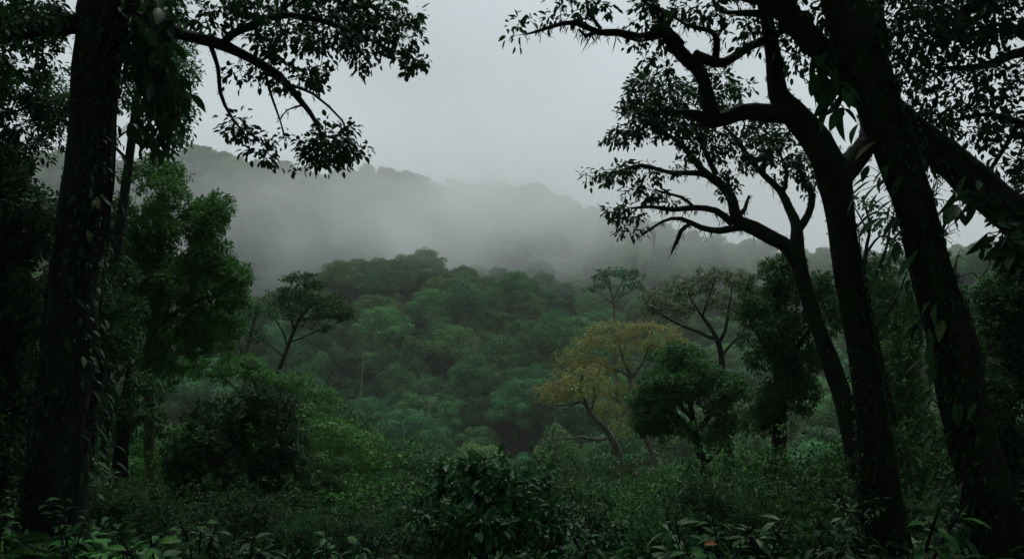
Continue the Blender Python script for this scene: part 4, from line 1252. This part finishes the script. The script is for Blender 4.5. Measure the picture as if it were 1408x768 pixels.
taken = []
place(FERNS, 14, 7.5, 12, NEAR, .7, 1.1, near_zone)
place(BROAD, 100, 5.0, 10.5, NEAR, .7, 1.4, near_zone)
place(SHRUBS + SHRUBS[3:] + SHRUBS[4:], 90, 6.8, 14, NEAR, .7, 1.6, near_zone)  # dark-leaved kinds repeated: leaf colour carries the near band's shade


def mid_zone(px):
    for x, s in ((330, 'on the bank below the big dense green tree'), (480, 'on the bank right of the dark vine-covered bush'), (640, 'on the slope running down to the valley'),
                 (800, 'on the slope beyond the bottom centre bush'), (1000, 'around the feet of the yellow-brown and dome-crowned trees'), (1180, 'beyond the slender curved trunk')):
        if px < x:
            return s
    return 'beyond the nearest mossy trunk'


place(SHRUBS, 26, 5, 14, ([-1500, 3000], [640, 640]), .8, 1.6, lambda p: 'just outside the view beside the framing trunks', '', -900, -70)
place(SHRUBS, 26, 5, 14, ([-1500, 3000], [640, 640]), .8, 1.6, lambda p: 'just outside the view beyond the right edge', '', 1480, 2300)
place(SHRUBS[:3], 90, 13, 26, MIDP, 1.0, 2.3, mid_zone)
place(SMALL, 65, 16, 30, MIDP, .45, 1.2, mid_zone)
place(SMALL, 150, 28, 62, MIDP, .6, 1.3, lambda p: mid_zone(p).replace('on the', 'far down the').replace('around', 'far behind').replace('beyond', 'well beyond'))
for (x_, y_, s_) in ((-14.5, 17, 1.5), (14.5, 16.5, 1.5), (-11, 8, 1.45), (11.5, 7, 1.45), (-19, 23, 1.5), (19.5, 24, 1.5)):  # unseen tall trees added so their crowns block sun over the foreground
    dup(TREES[2][0], (x_, y_, float(H(x_, y_)) - .3), rng.uniform(0, 6.28), s_, 'very tall tree added outside the view, its crown shading the foreground', 'tall trees added outside the view to shade the foreground', 1.05)
# more unseen trees added around the viewpoint: their crowns keep the foreground dark
proto = TREES[1][0]
for (x_, y_, s_) in ((-22, 14, 1.5), (-16, 2, 1.5), (-13, -10, 1.6), (-2, -9, 1.5), (9, -11, 1.6), (17, -1, 1.5), (21, 11, 1.5), (-6, -22, 1.7), (8, -24, 1.7), (-26, -8, 1.7), (26, -10, 1.7), (-20, -26, 1.7), (24, -26, 1.7), (-27, 26, 1.4), (27, 22, 1.4), (-9, -2.5, 1.25), (9.5, -2.5, 1.25)):
    dup(proto, (x_, y_, float(H(x_, y_)) - .3), rng.uniform(0, 6.28), s_ * .8, 'broad-crowned tree added unseen beside or behind the viewpoint to shade the foreground', 'unseen shading trees added around the viewpoint', 1.1)
for p, k in SHRUBS + BROAD + FERNS + TREES:          # height was only needed for placing
    pass
for o in bpy.data.objects:
    if 'height' in o:
        del o['height']

# --- undergrowth on the forest floor: nobody could count it
UG = Geo()
n = 38000
Y = 3 + 60 * rng.random(n) ** 1.6
x = (rng.uniform(-120, 1530, n) - 704) / F * Y
w_ = rng.random(n) < .3
Y = np.where(w_, 1.5 + 14 * rng.random(n), Y)
x = np.where(w_, rng.uniform(-16, 16, n), x)
z = H(x, Y) + rng.random(n) ** 1.5 * (.28 + .012 * Y)
s = (.06 + .0042 * Y) * rng.uniform(.6, 1.4, n)
leaves(UG, np.stack([x, Y, z], -1), unit(rnd_dirs(n) + np.array([0, 0, .15])), unit(rnd_dirs(n) * .6 + np.array([0, 0, 1.])), s, s * .5, 'B', droop=.3)
tag(link('undergrowth', UG.mesh('undergrowth', M['leaf_hero'])), 'tangle of small green leaves covering the forest floor', 'undergrowth', kind='stuff')  # dark leaf colour stands in for shade in the gaps between shrubs

# --- one fallen orange leaf caught on the plants
LG = Geo()
leaves(LG, P(968, 748, 5.6)[None], np.array([[.8, -.2, .25]]), np.array([[.1, -.5, 1.]]), .09, .05, 'C', fold=.3, droop=.3)
lm = leaf_mat('dead orange leaf', (.30, .11, .03), (.36, .13, .03), trans=.2, objvar=0)
b = P(968, 748, 5.6)
tag(link('fallen_leaf', LG.mesh('fallen_leaf', lm, False, b), None, tuple(b)), 'single dead orange leaf caught on the plants below the dome-crowned tree', 'leaf')


# ------------------------------------------------------------------ air: haze and drifting mist
def box(name, lo, hi, mat):
    lo, hi = np.array(lo, float), np.array(hi, float)
    c = (lo + hi) / 2
    V = np.array([[(lo, hi)[i & 1][0], (lo, hi)[(i >> 1) & 1][1], (lo, hi)[(i >> 2) & 1][2]] for i in range(8)]) - c
    f = np.array([[0, 2, 3, 1], [4, 5, 7, 6], [0, 1, 5, 4], [2, 6, 7, 3], [0, 4, 6, 2], [1, 3, 7, 5]])
    return link(name, mk_mesh(name, V, [f], mat), None, tuple(c))


HAZE = .0003
m, nt, N, L = new_mat('haze')
out = N.new('ShaderNodeOutputMaterial')
pv = N.new('ShaderNodeVolumePrincipled')
pv.inputs['Color'].default_value = (.985, .99, .99, 1)
pv.inputs['Density'].default_value = HAZE
pv.inputs['Anisotropy'].default_value = .1
L.new(pv.outputs[0], out.inputs['Volume'])
tag(box('haze', (-800, -195, -75), (800, 1005, 132), m), 'thin even grey haze filling the valley air', 'haze', kind='stuff')


def mist(name, label, c, rad, dens, nscale, seed, lo=.42, hi=.68):
    m, nt, N, L = new_mat(name)
    out = N.new('ShaderNodeOutputMaterial')
    pv = N.new('ShaderNodeVolumePrincipled')
    pv.inputs['Color'].default_value = (.985, .99, .99, 1)
    pv.inputs['Anisotropy'].default_value = .1
    tc = N.new('ShaderNodeTexCoord')
    dv = N.new('ShaderNodeVectorMath')
    dv.operation = 'DIVIDE'
    dv.inputs[1].default_value = rad
    L.new(tc.outputs['Object'], dv.inputs[0])
    ln_ = N.new('ShaderNodeVectorMath')
    ln_.operation = 'LENGTH'
    L.new(dv.outputs[0], ln_.inputs[0])
    fr = N.new('ShaderNodeMapRange')
    fr.interpolation_type = 'SMOOTHSTEP'
    fr.inputs['From Min'].default_value = 1
    fr.inputs['From Max'].default_value = .15
    L.new(ln_.outputs['Value'], fr.inputs['Value'])
    ad = N.new('ShaderNodeVectorMath')
    ad.inputs[1].default_value = (seed, seed * 2, seed)
    L.new(tc.outputs['Object'], ad.inputs[0])
    nz = N.new('ShaderNodeTexNoise')
    nz.inputs['Scale'].default_value = nscale
    nz.inputs['Detail'].default_value = 3
    L.new(ad.outputs[0], nz.inputs['Vector'])
    nr_ = N.new('ShaderNodeMapRange')
    nr_.interpolation_type = 'SMOOTHSTEP'
    nr_.inputs['From Min'].default_value = lo
    nr_.inputs['From Max'].default_value = hi
    nr_.inputs['To Min'].default_value = .06
    L.new(nz.outputs['Fac'], nr_.inputs['Value'])
    mu = N.new('ShaderNodeMath')
    mu.operation = 'MULTIPLY'
    L.new(fr.outputs[0], mu.inputs[0])
    L.new(nr_.outputs[0], mu.inputs[1])
    m2 = N.new('ShaderNodeMath')
    m2.operation = 'MULTIPLY'
    m2.inputs[1].default_value = dens
    L.new(mu.outputs[0], m2.inputs[0])
    L.new(m2.outputs[0], pv.inputs['Density'])
    L.new(pv.outputs[0], out.inputs['Volume'])
    c, rad = np.array(c, float), np.array(rad, float)
    tag(box(name, c - rad, c + rad, m), label, 'mist', kind='stuff')


mist('mist', 'bright bank of mist rising behind the wooded spur', (-20, 340, 24), (92, 75, 52), .034, .024, 3., .4, .62)
mist('mist', 'thin cloud of mist spread along the far hill', (0, 375, 36), (260, 105, 60), .0052, .017, 21., .36, .7)
mist('mist', 'wisp of mist behind the flat-topped tree', (-98, 290, 4), (48, 50, 26), .03, .03, 40., .3, .66)
mist('mist', 'veil of mist thickening over the top of the wooded spur', (10, 272, 28), (250, 96, 42), .0095, .02, 9., .3, .7)
mist('mist', 'torn wisp of mist caught on the crest of the wooded spur', (-38, 222, 19), (66, 46, 24), .016, .035, 63., .36, .62)

# ------------------------------------------------------------------ light, sky, camera
EL, ROT = math.radians(60), math.radians(10)
w = bpy.data.worlds.new('World')
sc.world = w
w.use_nodes = True
nt = w.node_tree
N, L = nt.nodes, nt.links
N.clear()
out = N.new('ShaderNodeOutputWorld')
bg = N.new('ShaderNodeBackground')
bg.inputs['Strength'].default_value = .10
sky = N.new('ShaderNodeTexSky')
sky.sky_type = 'NISHITA'
sky.sun_disc = False
sky.sun_elevation = EL
sky.sun_rotation = ROT
sky.air_density = 1.0
sky.dust_density = 6.0
sky.ozone_density = 1.0
bw = N.new('ShaderNodeRGBToBW')
L.new(sky.outputs[0], bw.inputs[0])
mx = N.new('ShaderNodeMix')
mx.data_type = 'RGBA'
mx.inputs['Factor'].default_value = .75
mx.inputs['B'].default_value = (6.2, 6.2, 6.2, 1)
L.new(bw.outputs[0], mx.inputs['A'])
tn = N.new('ShaderNodeMix')
tn.data_type = 'RGBA'
tn.blend_type = 'MULTIPLY'
tn.inputs['Factor'].default_value = 1
tn.inputs['B'].default_value = (.88, 1.0, 1.04, 1)
L.new(mx.outputs['Result'], tn.inputs['A'])
tcw = N.new('ShaderNodeTexCoord')
cn = N.new('ShaderNodeTexNoise')
cn.inputs['Scale'].default_value = 3.2
cn.inputs['Detail'].default_value = 5
L.new(tcw.outputs['Generated'], cn.inputs['Vector'])
cr_ = N.new('ShaderNodeMapRange')
cr_.inputs['From Min'].default_value = .3
cr_.inputs['From Max'].default_value = .7
cr_.inputs['To Min'].default_value = .84
cr_.inputs['To Max'].default_value = 1.06
L.new(cn.outputs['Fac'], cr_.inputs['Value'])
cm = N.new('ShaderNodeVectorMath')
cm.operation = 'SCALE'
L.new(tn.outputs['Result'], cm.inputs[0])
L.new(cr_.outputs[0], cm.inputs['Scale'])
L.new(cm.outputs[0], bg.inputs['Color'])
L.new(bg.outputs[0], out.inputs['Surface'])

sl = bpy.data.lights.new('sun', 'SUN')
sl.energy = 1.5
sl.angle = math.radians(14)
sl.color = (1, .98, .94)
so = bpy.data.objects.new('sun', sl)
COL.objects.link(so)
so.rotation_euler = (-(math.pi / 2 - EL), 0, -ROT)
so.location = (0, 0, 60)

cam = bpy.data.cameras.new('camera')
cam.lens = 28
cam.sensor_width = 36
cam.clip_start = .05
cam.clip_end = 5000
co = bpy.data.objects.new('camera', cam)
COL.objects.link(co)
co.rotation_euler = (math.pi / 2, 0, 0)
sc.camera = co

sc.render.engine = 'CYCLES'
cy = sc.cycles
cy.max_bounces = 6
cy.diffuse_bounces = 2
cy.glossy_bounces = 1
cy.transmission_bounces = 3
cy.transparent_max_bounces = 4
cy.volume_bounces = 4
cy.volume_step_rate = 1.0
cy.volume_max_steps = 64
cy.caustics_reflective = cy.caustics_refractive = False
cy.use_denoising = True
sc.view_settings.view_transform = 'Standard'
sc.view_settings.look = 'None'
sc.view_settings.gamma = 1
sc.view_settings.exposure = .15
